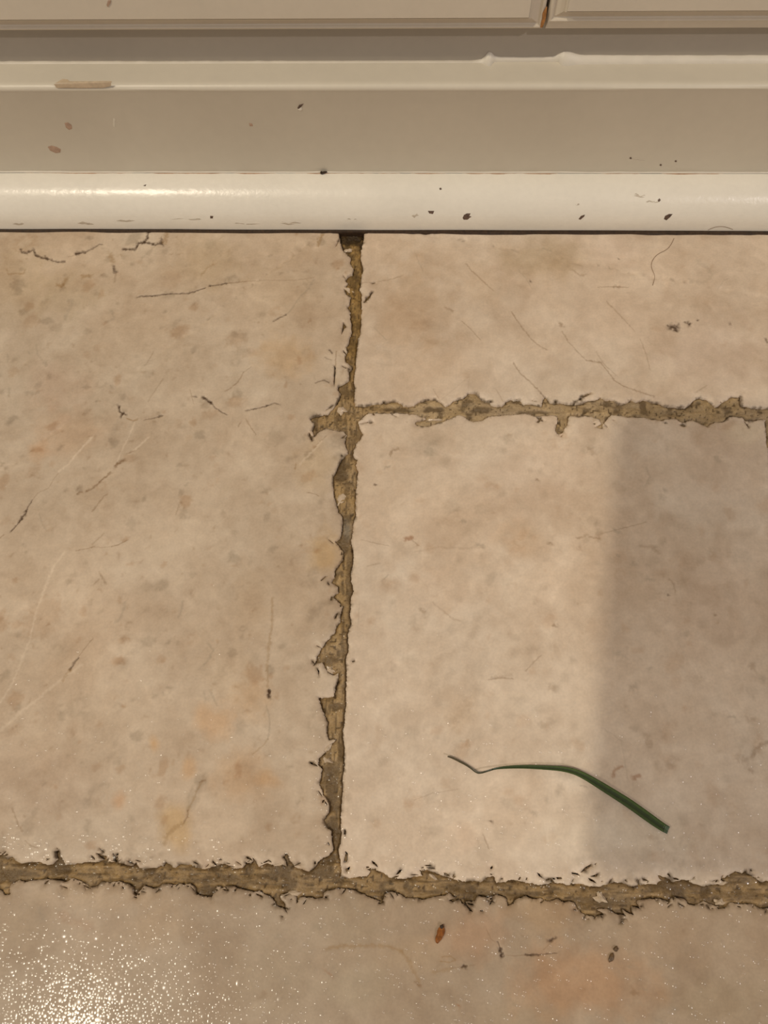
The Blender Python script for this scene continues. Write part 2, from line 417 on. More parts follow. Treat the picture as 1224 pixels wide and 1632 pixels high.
# ------------------------------------------------------------------ stone colouring: cracks and clasts of each tile, in picture pixels
# (points, width px, darkness, colour key)
D, Bn, Gy, Oc, Pl = 'dark', 'brown', 'grey', 'ochre', 'pale'
CRACKS = {
    'left': [
        ([(33, 397), (35, 402), (43, 403), (50, 400), (54, 398), (57, 407), (66, 411)], 3.2, .85, D), ([(66, 411), (75, 412), (84, 416), (95, 418), (104, 417)], 2.6, .8, D),
        ([(72, 408), (76, 414)], 3, .6, D), ([(121, 406), (126, 403), (136, 402)], 3.6, .9, D), ([(136, 402), (145, 398), (152, 394), (158, 390), (164, 390)], 1.8, .6, D),
        ([(108, 410), (118, 408)], 1.2, .35, Bn),
        ([(196, 397), (208, 397), (216, 397), (220, 388), (230, 386), (234, 381), (237, 370)], 3.0, .9, D), ([(230, 386), (240, 388), (248, 390), (258, 387)], 3.2, .9, D), ([(257, 381), (260, 391)], 3, .8, D),
        ([(262, 386), (267, 372)], 6, .5, Oc), ([(11, 430), (14, 438), (24, 436), (38, 437), (40, 430)], 2.2, .45, Oc),
        ([(218, 474), (226, 472), (243, 472), (262, 469), (280, 468), (297, 468), (310, 465)], 1.9, .8, D), ([(310, 465), (318, 462), (327, 459)], 1.6, .7, D), ([(334, 456), (350, 454), (362, 452)], 1.9, .75, D), ([(362, 452), (376, 451), (392, 449)], 1.3, .5, Bn),
        ([(392, 449), (420, 447), (470, 447), (500, 443)], 1.2, .3, Bn),
        ([(436, 512), (448, 506), (456, 502)], 2.2, .7, D), ([(456, 502), (464, 495), (470, 486), (474, 478), (484, 468), (494, 458), (500, 446)], 2.0, .4, Gy),
        ([(360, 623), (368, 619), (376, 612), (384, 602), (388, 594)], 2.0, .5, Bn), ([(388, 594), (400, 585)], 1.2, .3, Bn),
        ([(308, 632), (314, 633)], 2.2, .6, D), ([(322, 633), (330, 637), (337, 643)], 3.2, .9, D), ([(337, 643), (346, 652), (355, 658), (361, 661)], 2.0, .7, D), ([(303, 622), (306, 634), (309, 644)], 1.3, .35, Bn),
        ([(392, 655), (398, 654)], 2, .6, D), ([(400, 653), (414, 650), (428, 646)], 1.8, .75, D), ([(425, 647), (438, 642), (445, 645)], 1.8, .6, D),
        ([(392, 668), (396, 675), (402, 684), (408, 693)], 1.8, .5, Bn), ([(380, 680), (384, 672)], 1.8, .4, Bn),
        ([(189, 648), (191, 656), (196, 660)], 3.2, .98, D), ([(193, 664), (197, 658), (200, 661)], 2.4, .95, D), ([(203, 667), (212, 671), (219, 669)], 2.0, .6, Oc), ([(232, 669), (243, 667), (251, 665)], 1.6, .5, D), ([(251, 665), (259, 662)], 2.6, .85, D),
        ([(0, 858), (7, 852)], 1.6, .5, Bn), ([(18, 847), (28, 836), (35, 826)], 1.9, .85, D), ([(34, 827), (40, 821), (42, 815)], 3.2, .9, D), ([(42, 815), (46, 806), (52, 797)], 1.7, .7, D), ([(52, 797), (60, 786), (78, 778), (86, 764), (93, 755)], 1.4, .3, Bn),
        ([(93, 752), (108, 742), (124, 722), (146, 698)], 2.5, .5, Pl), ([(214, 718), (236, 698)], 2.5, .5, Pl), ([(184, 742), (196, 715), (208, 690), (214, 675)], 2.2, .4, Pl),
        ([(123, 787), (131, 784)], 2.6, .6, Bn), ([(138, 783), (148, 779), (158, 770), (168, 761), (177, 753)], 2.5, .8, Bn), ([(184, 742), (190, 738), (197, 734)], 4.0, .8, Bn), ([(202, 724), (208, 721), (215, 718)], 2.0, .6, Bn),
        ([(148, 815), (155, 806), (166, 791), (172, 788)], 2.0, .45, Bn), ([(122, 878), (138, 875), (150, 872)], 1.3, .5, Bn), ([(150, 872), (166, 873), (178, 871)], 1.2, .3, Bn), ([(178, 871), (190, 868), (203, 861)], 1.6, .5, Bn), ([(147, 868), (156, 860), (166, 850)], 2.2, .35, Bn),
        ([(60, 970), (74, 932), (88, 900), (104, 880)], 3, .45, Pl), ([(0, 1120), (20, 1090), (48, 1020), (58, 975)], 3, .35, Pl), ([(0, 1165), (40, 1130), (90, 1090), (130, 1060)], 4, .3, Pl),
        ([(63, 820), (68, 836), (74, 846)], 2.2, .4, Gy), ([(158, 912), (164, 922), (170, 932)], 3.0, .4, Bn), ([(150, 932), (158, 924)], 2.4, .35, Bn),
        ([(112, 1067), (117, 1060), (121, 1053), (125, 1049)], 3.0, .85, D), ([(126, 1046), (138, 1030), (148, 1018)], 1.4, .4, Bn), ([(100, 1085), (112, 1067)], 4, .35, Oc),
        ([(322, 1245), (315, 1258), (308, 1275), (300, 1292)], 2.6, .45, Oc), ([(300, 1292), (299, 1302), (293, 1312)], 2.6, .75, Bn), ([(293, 1312), (280, 1318), (268, 1330), (262, 1345)], 5, .4, Oc), ([(318, 1246), (328, 1244)], 2.6, .6, Bn),
        ([(429, 1100), (430, 1106)], 4, .98, D), ([(428, 1108), (430, 1111)], 5, .98, D), ([(424, 1124), (429, 1140), (430, 1158), (427, 1178)], 2.6, .45, Gy), ([(434, 955), (434, 990), (430, 1020), (426, 1060), (427, 1095)], 3.5, .4, Oc), ([(427, 1178), (418, 1190), (402, 1202)], 2, .35, Oc),
        ([(332, 1026), (340, 1036), (334, 1050), (325, 1060)], 3, .4, Gy), ([(200, 960), (196, 975), (192, 986), (184, 992)], 3.5, .35, Gy), ([(292, 957), (290, 970), (284, 985)], 3, .4, Gy),
        ([(325, 1103), (328, 1118)], 3, .3, Gy), ([(335, 1102), (342, 1115), (346, 1125)], 3, .35, Gy), ([(20, 1288), (28, 1312), (36, 1325)], 3, .4, Bn), ([(40, 1340), (50, 1348), (62, 1352)], 2, .4, Bn),
        ([(503, 610), (516, 606), (524, 609)], 1.8, .65, D), ([(536, 560), (534, 590), (532, 605)], 1.6, .5, Bn), ([(518, 570), (528, 574)], 1.6, .4, D), ([(525, 558), (530, 563)], 2.2, .7, D),
        ([(490, 785), (500, 787), (508, 791)], 1.5, .45, Bn), ([(470, 748), (472, 740)], 2.4, .5, Oc), ([(500, 716), (510, 704), (520, 695)], 1.4, .4, Bn), ([(478, 740), (496, 722), (512, 704)], 3, .4, Pl),
        ([(515, 371), (510, 382), (508, 390)], 4.5, .6, Oc), ([(540, 372), (546, 384), (549, 392)], 1.8, .5, D), ([(176, 406), (180, 418)], 6, .45, Oc), ([(181, 424), (184, 434)], 4, .7, D), ([(184, 436), (183, 450)], 3, .35, Bn),
        ([(132, 440), (145, 440)], 4.5, .55, Oc), ([(92, 455), (100, 456), (106, 446)], 4.5, .55, Oc), ([(98, 458), (102, 453)], 3, .5, Bn),
        ([(110, 480), (116, 478), (112, 492), (106, 502), (104, 510)], 4.5, .3, Gy), ([(58, 552), (60, 565), (68, 574)], 3, .3, Gy), ([(70, 578), (74, 582)], 5, .45, Gy), ([(12, 565), (13, 578)], 3, .4, Gy), ([(44, 560), (48, 564)], 3, .35, Gy),
        ([(15, 620), (14, 632)], 3, .35, Gy), ([(42, 627), (62, 626)], 5, .35, Gy), ([(178, 495), (182, 508), (170, 514)], 3, .35, Gy), ([(232, 582), (240, 570), (244, 562)], 1.6, .35, Bn),
        ([(322, 438), (330, 428), (340, 422)], 3.2, .4, Oc), ([(236, 640), (248, 622), (260, 604)], 2, .3, Bn),
        ([(280, 820), (286, 805)], 2, .3, Bn), ([(296, 775), (300, 770)], 3, .4, Gy),
    ],
    'topright': [
        ([(744, 422), (752, 432), (764, 443), (776, 454), (786, 463)], 2.0, .42, Bn), ([(815, 497), (830, 519), (845, 538), (858, 550), (872, 558)], 1.8, .45, Bn), ([(818, 578), (830, 596), (844, 608), (862, 626)], 1.8, .5, Bn), ([(862, 626), (868, 633)], 2, .5, D),
        ([(896, 528), (906, 545), (920, 560), (934, 574)], 1.5, .4, Bn), ([(934, 574), (958, 578), (970, 594), (980, 607), (994, 616), (1018, 624), (1042, 632)], 1.7, .5, Bn), ([(950, 560), (962, 580), (982, 598)], 1.3, .3, Bn),
        ([(953, 458), (970, 457), (1002, 458)], 1.6, .4, Bn), ([(978, 457), (988, 457)], 3, .5, Bn), ([(966, 480), (990, 504), (1010, 526)], 1.8, .35, Bn), ([(1020, 540), (1030, 565), (1036, 590)], 1.6, .3, Bn), ([(736, 512), (750, 524), (766, 542)], 1.5, .4, Bn),
        ([(662, 404), (668, 420), (674, 432)], 1.8, .35, Gy), ([(576, 450), (594, 450), (620, 446), (640, 440)], 1.4, .35, Bn), ([(596, 522), (606, 532), (616, 542)], 1.5, .4, Gy), ([(710, 490), (722, 496)], 2.6, .4, Bn),
        ([(815, 398), (826, 402)], 1.6, .4, Gy), ([(866, 396), (878, 400)], 1.6, .4, Gy), ([(826, 430), (840, 446), (848, 460)], 1.6, .3, Gy), ([(912, 430), (924, 440), (934, 438)], 2.5, .35, Bn), ([(1144, 462), (1152, 448), (1160, 444)], 1.8, .3, Gy), ([(1112, 415), (1130, 430), (1134, 440), (1120, 450), (1100, 447)], 5, .25, Gy),
        ([(1070, 520), (1077, 523)], 8, .95, D), ([(1095, 515), (1099, 517)], 5, .9, D), ([(1112, 510), (1113, 511)], 2.5, .7, D), ([(893, 516), (896, 520)], 5, .5, Bn), ([(1163, 515), (1164, 516)], 3, .6, D), ([(845, 448), (847, 449)], 2.6, .7, D), ([(1222, 541), (1224, 546)], 3, .7, D), ([(986, 412), (987, 413)], 2, .6, D),
        ([(1110, 625), (1126, 615)], 2, .3, Bn), ([(744, 640), (748, 600), (700, 640)], 1.2, .15, Bn), ([(790, 620), (802, 640)], 1.4, .25, Bn), ([(690, 620), (702, 640)], 1.2, .3, Bn)],
    'midright': [
        ([(622, 727), (624, 718), (634, 715)], 3.5, .5, Bn), ([(613, 746), (622, 742)], 3.5, .55, Gy), ([(680, 720), (690, 722)], 8, .45, Gy), ([(684, 708), (692, 705)], 7, .3, Gy), ([(598, 772), (599, 773)], 3, .85, D),
        ([(647, 859), (658, 857)], 5, .65, 'rust'), ([(658, 862), (668, 870)], 2, .35, Bn), ([(575, 860), (600, 866), (620, 870)], 1.4, .3, Bn), ([(586, 902), (604, 898)], 2, .3, Bn), ([(610, 924), (618, 917)], 2.2, .45, Gy), ([(570, 1000), (573, 960)], 1.5, .25, Gy),
        ([(855, 764), (858, 766)], 3.5, .5, Bn), ([(738, 830), (742, 832)], 4, .45, Gy), ([(762, 868), (770, 870)], 4.5, .4, Gy), ([(876, 866), (880, 867)], 4, .5, Bn), ([(920, 858), (930, 855), (934, 852)], 3, .4, Bn), ([(940, 856), (956, 858)], 3, .45, Bn), ([(960, 850), (1000, 840), (1030, 832)], 1.6, .3, Bn), ([(980, 845), (986, 848)], 4.5, .4, Gy),
        ([(882, 996), (886, 998)], 4, .5, Bn), ([(670, 970), (676, 976)], 4, .35, Bn), ([(1008, 898), (1014, 900)], 6, .3, Gy), ([(1032, 922), (1040, 924)], 6, .35, Gy), ([(1140, 980), (1141, 981)], 4, .5, Bn), ([(1064, 948), (1065, 949)], 3, .6, D), ([(1066, 922), (1074, 930), (1076, 945)], 2.5, .3, Bn), ([(984, 884), (988, 886)], 4, .4, Gy), ([(1030, 745), (1036, 760), (1028, 775)], 3, .3, Gy), ([(1058, 780), (1062, 782)], 6, .35, Gy), ([(1142, 730), (1146, 733)], 8, .35, Gy), ([(1000, 670 + 0), (1002, 672)], 2, .2, Gy),
        ([(1020, 870), (1040, 872), (1052, 882)], 5, .25, Bn), ([(940, 715), (946, 722)], 7, .3, Bn), ([(778, 1083), (800, 1080), (818, 1082)], 2, .4, Bn), ([(838, 1070), (846, 1060), (862, 1045)], 2.0, .35, Bn), ([(785, 1080), (815, 1076)], 5, .2, Bn),
        ([(788, 1158), (790, 1160)], 12, .25, Gy), ([(855, 1130), (858, 1132)], 8, .25, Gy), ([(863, 1155), (866, 1157)], 7, .25, Gy), ([(877, 1096), (882, 1099)], 9, .3, Bn), ([(732, 1182), (746, 1180), (750, 1192), (744, 1198)], 3, .22, Gy), ([(780, 1308), (783, 1309)], 3.2, .7, D), ([(850, 1294), (855, 1300)], 6, .3, Gy), ([(925, 1252), (935, 1254)], 2.5, .4, Gy),
        ([(977, 1238), (980, 1228), (986, 1222), (992, 1221)], 4.5, .5, 'rust'), ([(1011, 1240), (1020, 1237)], 5.5, .55, 'rust'), ([(1198, 1206), (1204, 1194), (1216, 1186), (1228, 1184)], 6, .4, Bn), ([(1178, 1208), (1188, 1212)], 9, .28, Bn), ([(1194, 1226), (1198, 1230)], 5, .3, Bn),
        ([(1160, 1142), (1172, 1142)], 3, .4, Gy), ([(1192, 1146), (1198, 1148)], 8, .3, Bn), ([(1008, 1095), (1014, 1092)], 9, .35, Gy), ([(988, 1042), (996, 1046)], 7, .3, Gy), ([(1034, 1065), (1038, 1064)], 5, .4, Gy), ([(1090, 1008), (1096, 1010)], 8, .3, Gy), ([(1104, 1080), (1112, 1084)], 14, .2, Bn), ([(1030, 1170), (1036, 1190)], 8, .25, Bn), ([(1198, 1060), (1202, 1066)], 9, .3, Bn), ([(1215, 1080), (1218, 1085)], 8, .3, Gy),
        ([(660, 1275), (690, 1264), (730, 1258)], 1.4, .25, Bn), ([(770, 1330), (776, 1345), (779, 1352)], 2.2, .35, Bn), ([(870, 1272), (872, 1278)], 5, .25, Gy), ([(660, 880), (700, 872), (740, 874), (770, 872)], 3, .18, Bn), ([(700, 1050), (740, 1030), (760, 1000)], 8, .12, Bn), ([(720, 1150), (745, 1120)], 12, .2, Bn), ([(700, 1120), (690, 1090)], 10, .16, Gy), ([(690, 960), (720, 985), (735, 990)], 2.5, .25, Bn), ([(690, 780), (730, 760)], 3, .2, Pl), ([(640, 800), (690, 790)], 4, .2, Pl), ([(790, 1110), (840, 1108)], 6, .25, Pl), ([(960, 1160), (990, 1180), (1000, 1240)], 2, .2, Gy)],
    'bottom': [
        ([(793, 1500), (797, 1510)], 1.8, .6, D), ([(797, 1512), (801, 1525)], 5, .95, D), ([(802, 1522), (820, 1523), (845, 1522)], 1.3, .45, Bn), ([(838, 1522), (850, 1522), (858, 1522)], 3, .8, D), ([(858, 1522), (874, 1520), (888, 1519)], 1.6, .5, D), ([(876, 1499), (884, 1496)], 3.6, .85, D), ([(866, 1513), (876, 1505)], 1.4, .4, Bn),
        ([(738, 1541), (743, 1541)], 4, .85, D), ([(720, 1543), (756, 1538)], 1.6, .35, Bn), ([(704, 1525), (718, 1524), (726, 1530), (716, 1534), (702, 1532)], 2, .5, Oc),
        ([(520, 1512), (548, 1508), (588, 1507), (620, 1508), (640, 1516)], 5, .4, Oc), ([(640, 1516), (652, 1532), (660, 1548), (668, 1568)], 5, .35, Oc), ([(664, 1566), (670, 1572)], 4, .5, Bn), ([(690, 1550), (720, 1544)], 5, .28, Oc),
        ([(730, 1602), (731, 1603)], 3.5, .7, 'rust'), ([(812, 1590), (816, 1596)], 4, .35, Gy), ([(818, 1598), (822, 1602)], 4, .3, Gy), ([(1008, 1580), (1012, 1584)], 6, .4, Bn), ([(1020, 1576), (1032, 1578)], 3, .3, Gy), ([(1001, 1540), (1003, 1541)], 4, .4, Gy), ([(1046, 1624), (1056, 1630)], 4, .45, Gy), ([(1072, 1608), (1078, 1612)], 8, .3, Gy),
        ([(500, 1476), (510, 1478)], 7, .35, Gy), ([(437, 1494), (447, 1490)], 5, .3, Gy), ([(775, 1480), (782, 1496), (788, 1500)], 1.3, .4, Bn), ([(835, 1492), (840, 1494)], 2, .4, Bn), ([(378, 1445), (370, 1440), (366, 1444)], 1.5, .3, Gy), ([(414, 1590), (424, 1584)], 9, .3, Bn), ([(455, 1560), (458, 1562)], 10, .25, Gy), ([(340, 1520), (366, 1540)], 14, .18, Gy), ([(60, 1446), (68, 1462)], 9, .28, Gy), ([(100, 1460), (140, 1476)], 14, .2, 'rust'), ([(516, 1545), (530, 1556)], 3, .3, 'rust')],
    'far': []}
INK = {'dark': (0.050, 0.022, 0.007), 'brown': (0.20, 0.115, 0.05), 'grey': (0.30, 0.25, 0.185), 'ochre': (0.27, 0.155, 0.05), 'pale': (0.74, 0.62, 0.48), 'rust': (0.30, 0.13, 0.05)}

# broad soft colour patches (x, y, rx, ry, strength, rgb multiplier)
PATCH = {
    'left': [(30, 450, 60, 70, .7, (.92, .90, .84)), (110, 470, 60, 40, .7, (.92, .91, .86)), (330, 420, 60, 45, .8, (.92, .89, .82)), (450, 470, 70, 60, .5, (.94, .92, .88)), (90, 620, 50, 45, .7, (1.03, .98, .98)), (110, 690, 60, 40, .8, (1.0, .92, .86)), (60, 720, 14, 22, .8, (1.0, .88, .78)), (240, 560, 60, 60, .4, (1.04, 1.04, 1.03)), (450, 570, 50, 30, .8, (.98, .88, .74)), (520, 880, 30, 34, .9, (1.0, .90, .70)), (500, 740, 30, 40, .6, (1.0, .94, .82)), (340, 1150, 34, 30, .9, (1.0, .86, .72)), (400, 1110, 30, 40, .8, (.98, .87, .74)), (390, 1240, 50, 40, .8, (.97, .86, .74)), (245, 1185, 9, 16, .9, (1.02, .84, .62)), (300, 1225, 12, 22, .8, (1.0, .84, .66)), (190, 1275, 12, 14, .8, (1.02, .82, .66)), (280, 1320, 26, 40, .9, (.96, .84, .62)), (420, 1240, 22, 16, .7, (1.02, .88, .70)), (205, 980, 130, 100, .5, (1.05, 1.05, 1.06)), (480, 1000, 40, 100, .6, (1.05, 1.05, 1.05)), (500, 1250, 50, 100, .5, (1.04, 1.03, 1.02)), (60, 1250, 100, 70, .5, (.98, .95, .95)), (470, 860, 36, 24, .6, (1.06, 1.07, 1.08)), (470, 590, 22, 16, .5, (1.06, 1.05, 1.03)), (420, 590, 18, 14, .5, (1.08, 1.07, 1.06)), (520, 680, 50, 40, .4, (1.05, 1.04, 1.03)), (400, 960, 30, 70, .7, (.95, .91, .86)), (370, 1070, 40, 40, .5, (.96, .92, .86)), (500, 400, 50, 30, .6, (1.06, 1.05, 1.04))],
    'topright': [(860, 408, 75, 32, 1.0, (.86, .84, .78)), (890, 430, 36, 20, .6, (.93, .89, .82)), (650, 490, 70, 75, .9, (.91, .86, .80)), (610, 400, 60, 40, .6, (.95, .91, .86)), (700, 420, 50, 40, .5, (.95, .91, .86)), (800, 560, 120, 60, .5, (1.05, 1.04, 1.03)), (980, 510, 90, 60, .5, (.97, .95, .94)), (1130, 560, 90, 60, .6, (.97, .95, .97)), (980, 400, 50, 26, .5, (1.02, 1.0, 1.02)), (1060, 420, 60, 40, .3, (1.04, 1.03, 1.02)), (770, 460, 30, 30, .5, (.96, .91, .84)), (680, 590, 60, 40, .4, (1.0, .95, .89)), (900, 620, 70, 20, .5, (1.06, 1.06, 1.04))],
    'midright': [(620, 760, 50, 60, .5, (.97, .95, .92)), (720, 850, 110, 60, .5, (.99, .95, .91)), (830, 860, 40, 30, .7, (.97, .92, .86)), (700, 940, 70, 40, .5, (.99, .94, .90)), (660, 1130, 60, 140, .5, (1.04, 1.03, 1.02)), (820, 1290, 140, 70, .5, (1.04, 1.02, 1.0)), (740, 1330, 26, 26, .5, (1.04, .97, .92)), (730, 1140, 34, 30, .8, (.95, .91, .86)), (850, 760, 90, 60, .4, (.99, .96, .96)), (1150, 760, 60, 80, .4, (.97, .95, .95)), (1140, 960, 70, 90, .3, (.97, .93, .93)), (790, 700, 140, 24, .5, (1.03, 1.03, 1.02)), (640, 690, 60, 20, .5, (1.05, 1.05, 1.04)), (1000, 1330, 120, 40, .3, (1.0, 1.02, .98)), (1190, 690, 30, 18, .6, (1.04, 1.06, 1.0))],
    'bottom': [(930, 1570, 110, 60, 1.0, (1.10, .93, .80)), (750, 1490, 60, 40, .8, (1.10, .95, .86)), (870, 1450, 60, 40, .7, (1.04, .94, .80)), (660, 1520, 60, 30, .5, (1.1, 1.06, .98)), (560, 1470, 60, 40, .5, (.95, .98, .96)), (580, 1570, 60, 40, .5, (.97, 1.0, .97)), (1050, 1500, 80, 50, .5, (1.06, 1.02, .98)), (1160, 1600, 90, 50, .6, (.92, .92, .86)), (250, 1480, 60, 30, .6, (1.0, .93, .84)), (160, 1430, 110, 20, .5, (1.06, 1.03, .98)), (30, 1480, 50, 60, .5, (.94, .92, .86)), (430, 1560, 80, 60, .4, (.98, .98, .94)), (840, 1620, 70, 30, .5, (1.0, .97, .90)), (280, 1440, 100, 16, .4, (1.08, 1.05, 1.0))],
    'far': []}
BASE = {'left': (.512, .410, .305), 'topright': (.585, .475, .365), 'midright': (.615, .505, .392), 'bottom': (.385, .297, .212), 'far': (.60, .49, .37)}
CLAST = {'left': (900, .19), 'topright': (150, .09), 'midright': (420, .11), 'bottom': (240, .11), 'far': (30, .12)}


def px_of(x, y):
    """floor metres to picture pixels"""
    q = np.stack([x, y, np.full_like(x, -H)], -1)
    a, b, c = q @ AX, q @ AD, q @ AF
    return CX + FPX * a / c, CY + FPX * b / c


def stone_colour(key, x, y):
    seed = {'left': 3, 'topright': 11, 'midright': 23, 'bottom': 31, 'far': 41}[key]
    g = np.random.default_rng(seed)
    n = len(x)
    wx = x + (fbm(x, y, .020, seed + 1) - .5) * .016
    wy = y + (fbm(x, y, .020, seed + 2) - .5) * .016
    a = fbm(wx, wy, .05, seed, 5) - .5
    b = fbm(wx, wy, .018, seed + 5, 4) - .5
    c = fbm(wx, wy, .07, seed + 9, 3) - .5
    col = np.array(BASE[key])[None] * (1 + (.34 * a + .34 * b + .24 * (fbm(wx, wy, .006, seed + 7, 3) - .5))[:, None] * np.array([.8, 1.0, 1.2])[None])
    col *= 1 + c[:, None] * np.array([.06, -.02, -.10])[None]
    # pale healed seams between the clasts
    r = np.abs(fbm(wx, wy, .03, seed + 13, 3) - .5)
    col *= (1 + .05 * np.clip(1 - r / .02, 0, 1))[:, None]
    # random rounded clasts, some as rings
    N, amp = CLAST[key]
    x0, x1, y0, y1 = x.min(), x.max(), y.min(), y.max()
    for _ in range(N):
        cx, cy = g.uniform(x0, x1), g.uniform(y0, y1)
        rr = g.lognormal(math.log(.0021), .45)
        asp, an = g.uniform(.45, 1), g.normal(.8, .6)
        ring, st, hue = g.random() < .22, amp * g.uniform(.3, 1.25), g.random()
        m = (np.abs(x - cx) < rr * 2) & (np.abs(y - cy) < rr * 2)
        if not m.any():
            continue
        dx, dy = x[m] - cx, y[m] - cy
        u = (dx * math.cos(an) + dy * math.sin(an)) / rr
        v = (-dx * math.sin(an) + dy * math.cos(an)) / (rr * asp)
        d = np.sqrt(u * u + v * v) + (vnoise(x[m], y[m], .0012, seed) - .5) * .7
        w = np.clip((1.15 - d) / .45, 0, 1)
        if ring:
            w = w * np.clip((d - .45) / .4, 0, 1)
        k = np.array((.92, .95, 1.02)) if hue < .6 else np.array((.62, .95, 1.25))
        col[m] *= 1 - st * w[:, None] * k
    # small flecks and hairlines
    for _ in range(N):
        cx, cy = g.uniform(x0, x1), g.uniform(y0, y1)
        L, an, wd = g.uniform(.001, .005), g.normal(.9, .7), g.uniform(.0003, .0006)
        m = (np.abs(x - cx) < L) & (np.abs(y - cy) < L)
        if not m.any():
            continue
        dx, dy = x[m] - cx, y[m] - cy
        u = dx * math.cos(an) + dy * math.sin(an)
        v = -dx * math.sin(an) + dy * math.cos(an) + .0006 * np.sin(u * 1500 + cx * 900)
        w = np.clip(1 - np.abs(u) / (L * .6), 0, 1) * np.exp(-(v / wd) ** 2)
        col[m] *= 1 - (amp * 1.5 * g.uniform(.4, 1)) * w[:, None] * np.array((.8, 1.0, 1.2))
    U, V = px_of(x, y)
    nz = fbm(x, y, .006, seed + 21) - .5
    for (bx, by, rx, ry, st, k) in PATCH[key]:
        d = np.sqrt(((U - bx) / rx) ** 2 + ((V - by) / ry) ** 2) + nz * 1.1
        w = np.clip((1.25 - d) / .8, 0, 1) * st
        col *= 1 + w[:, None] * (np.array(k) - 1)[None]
    dep = np.zeros(n)
    for i, (P, wd, st, ink) in enumerate(CRACKS[key]):
        P = np.array(P, float)
        m = (U > P[:, 0].min() - 3 * wd) & (U < P[:, 0].max() + 3 * wd) & (V > P[:, 1].min() - 3 * wd) & (V < P[:, 1].max() + 3 * wd)
        if not m.any():
            continue
        d, t = seg_dist(U[m] + (vnoise(x[m], y[m], .0007, i) - .5) * wd * .9, V[m] + (vnoise(x[m], y[m], .0007, i + 50) - .5) * wd * .9, P)
        w = np.clip(1.35 - d / (wd * .62), 0, 1) * st
        if wd < 4:
            w *= .62 + .5 * vnoise(x[m] + i, y[m], .0011, i + 9)
        w = np.clip(w, 0, .96)
        col[m] = col[m] * (1 - w[:, None]) + np.array(INK[ink])[None] * w[:, None]
        if ink == 'dark':
            dep[m] = np.maximum(dep[m], w)
    return np.clip(col, .01, .95), dep


def crack_points(key):
    out = []
    for (P, wd, st, ink) in CRACKS[key]:
        Q = prep(np.array(P, float), 2.0)
        if len(Q) < 2:
            continue
        T = np.gradient(Q, axis=0)
        Nn = np.stack([-T[:, 1], T[:, 0]], 1) / (np.linalg.norm(T, axis=1)[:, None] + 1e-9)
        ks = (0, .45, -.45, .9, -.9, 1.5, -1.5) if wd < 5 else (0, .5, -.5, 1, -1)
        for k in ks:
            out.append(Q + Nn * (k * wd))
        for e, s in ((Q[0], -1), (Q[-1], 1)):
            out.append(np.array([e + s * wd * .6 * T[0 if s < 0 else -1] / (np.linalg.norm(T[0 if s < 0 else -1]) + 1e-9)]))
    return np.array(fl_pts(np.concatenate(out))) if out else np.zeros((0, 2))


THICK = 0.009


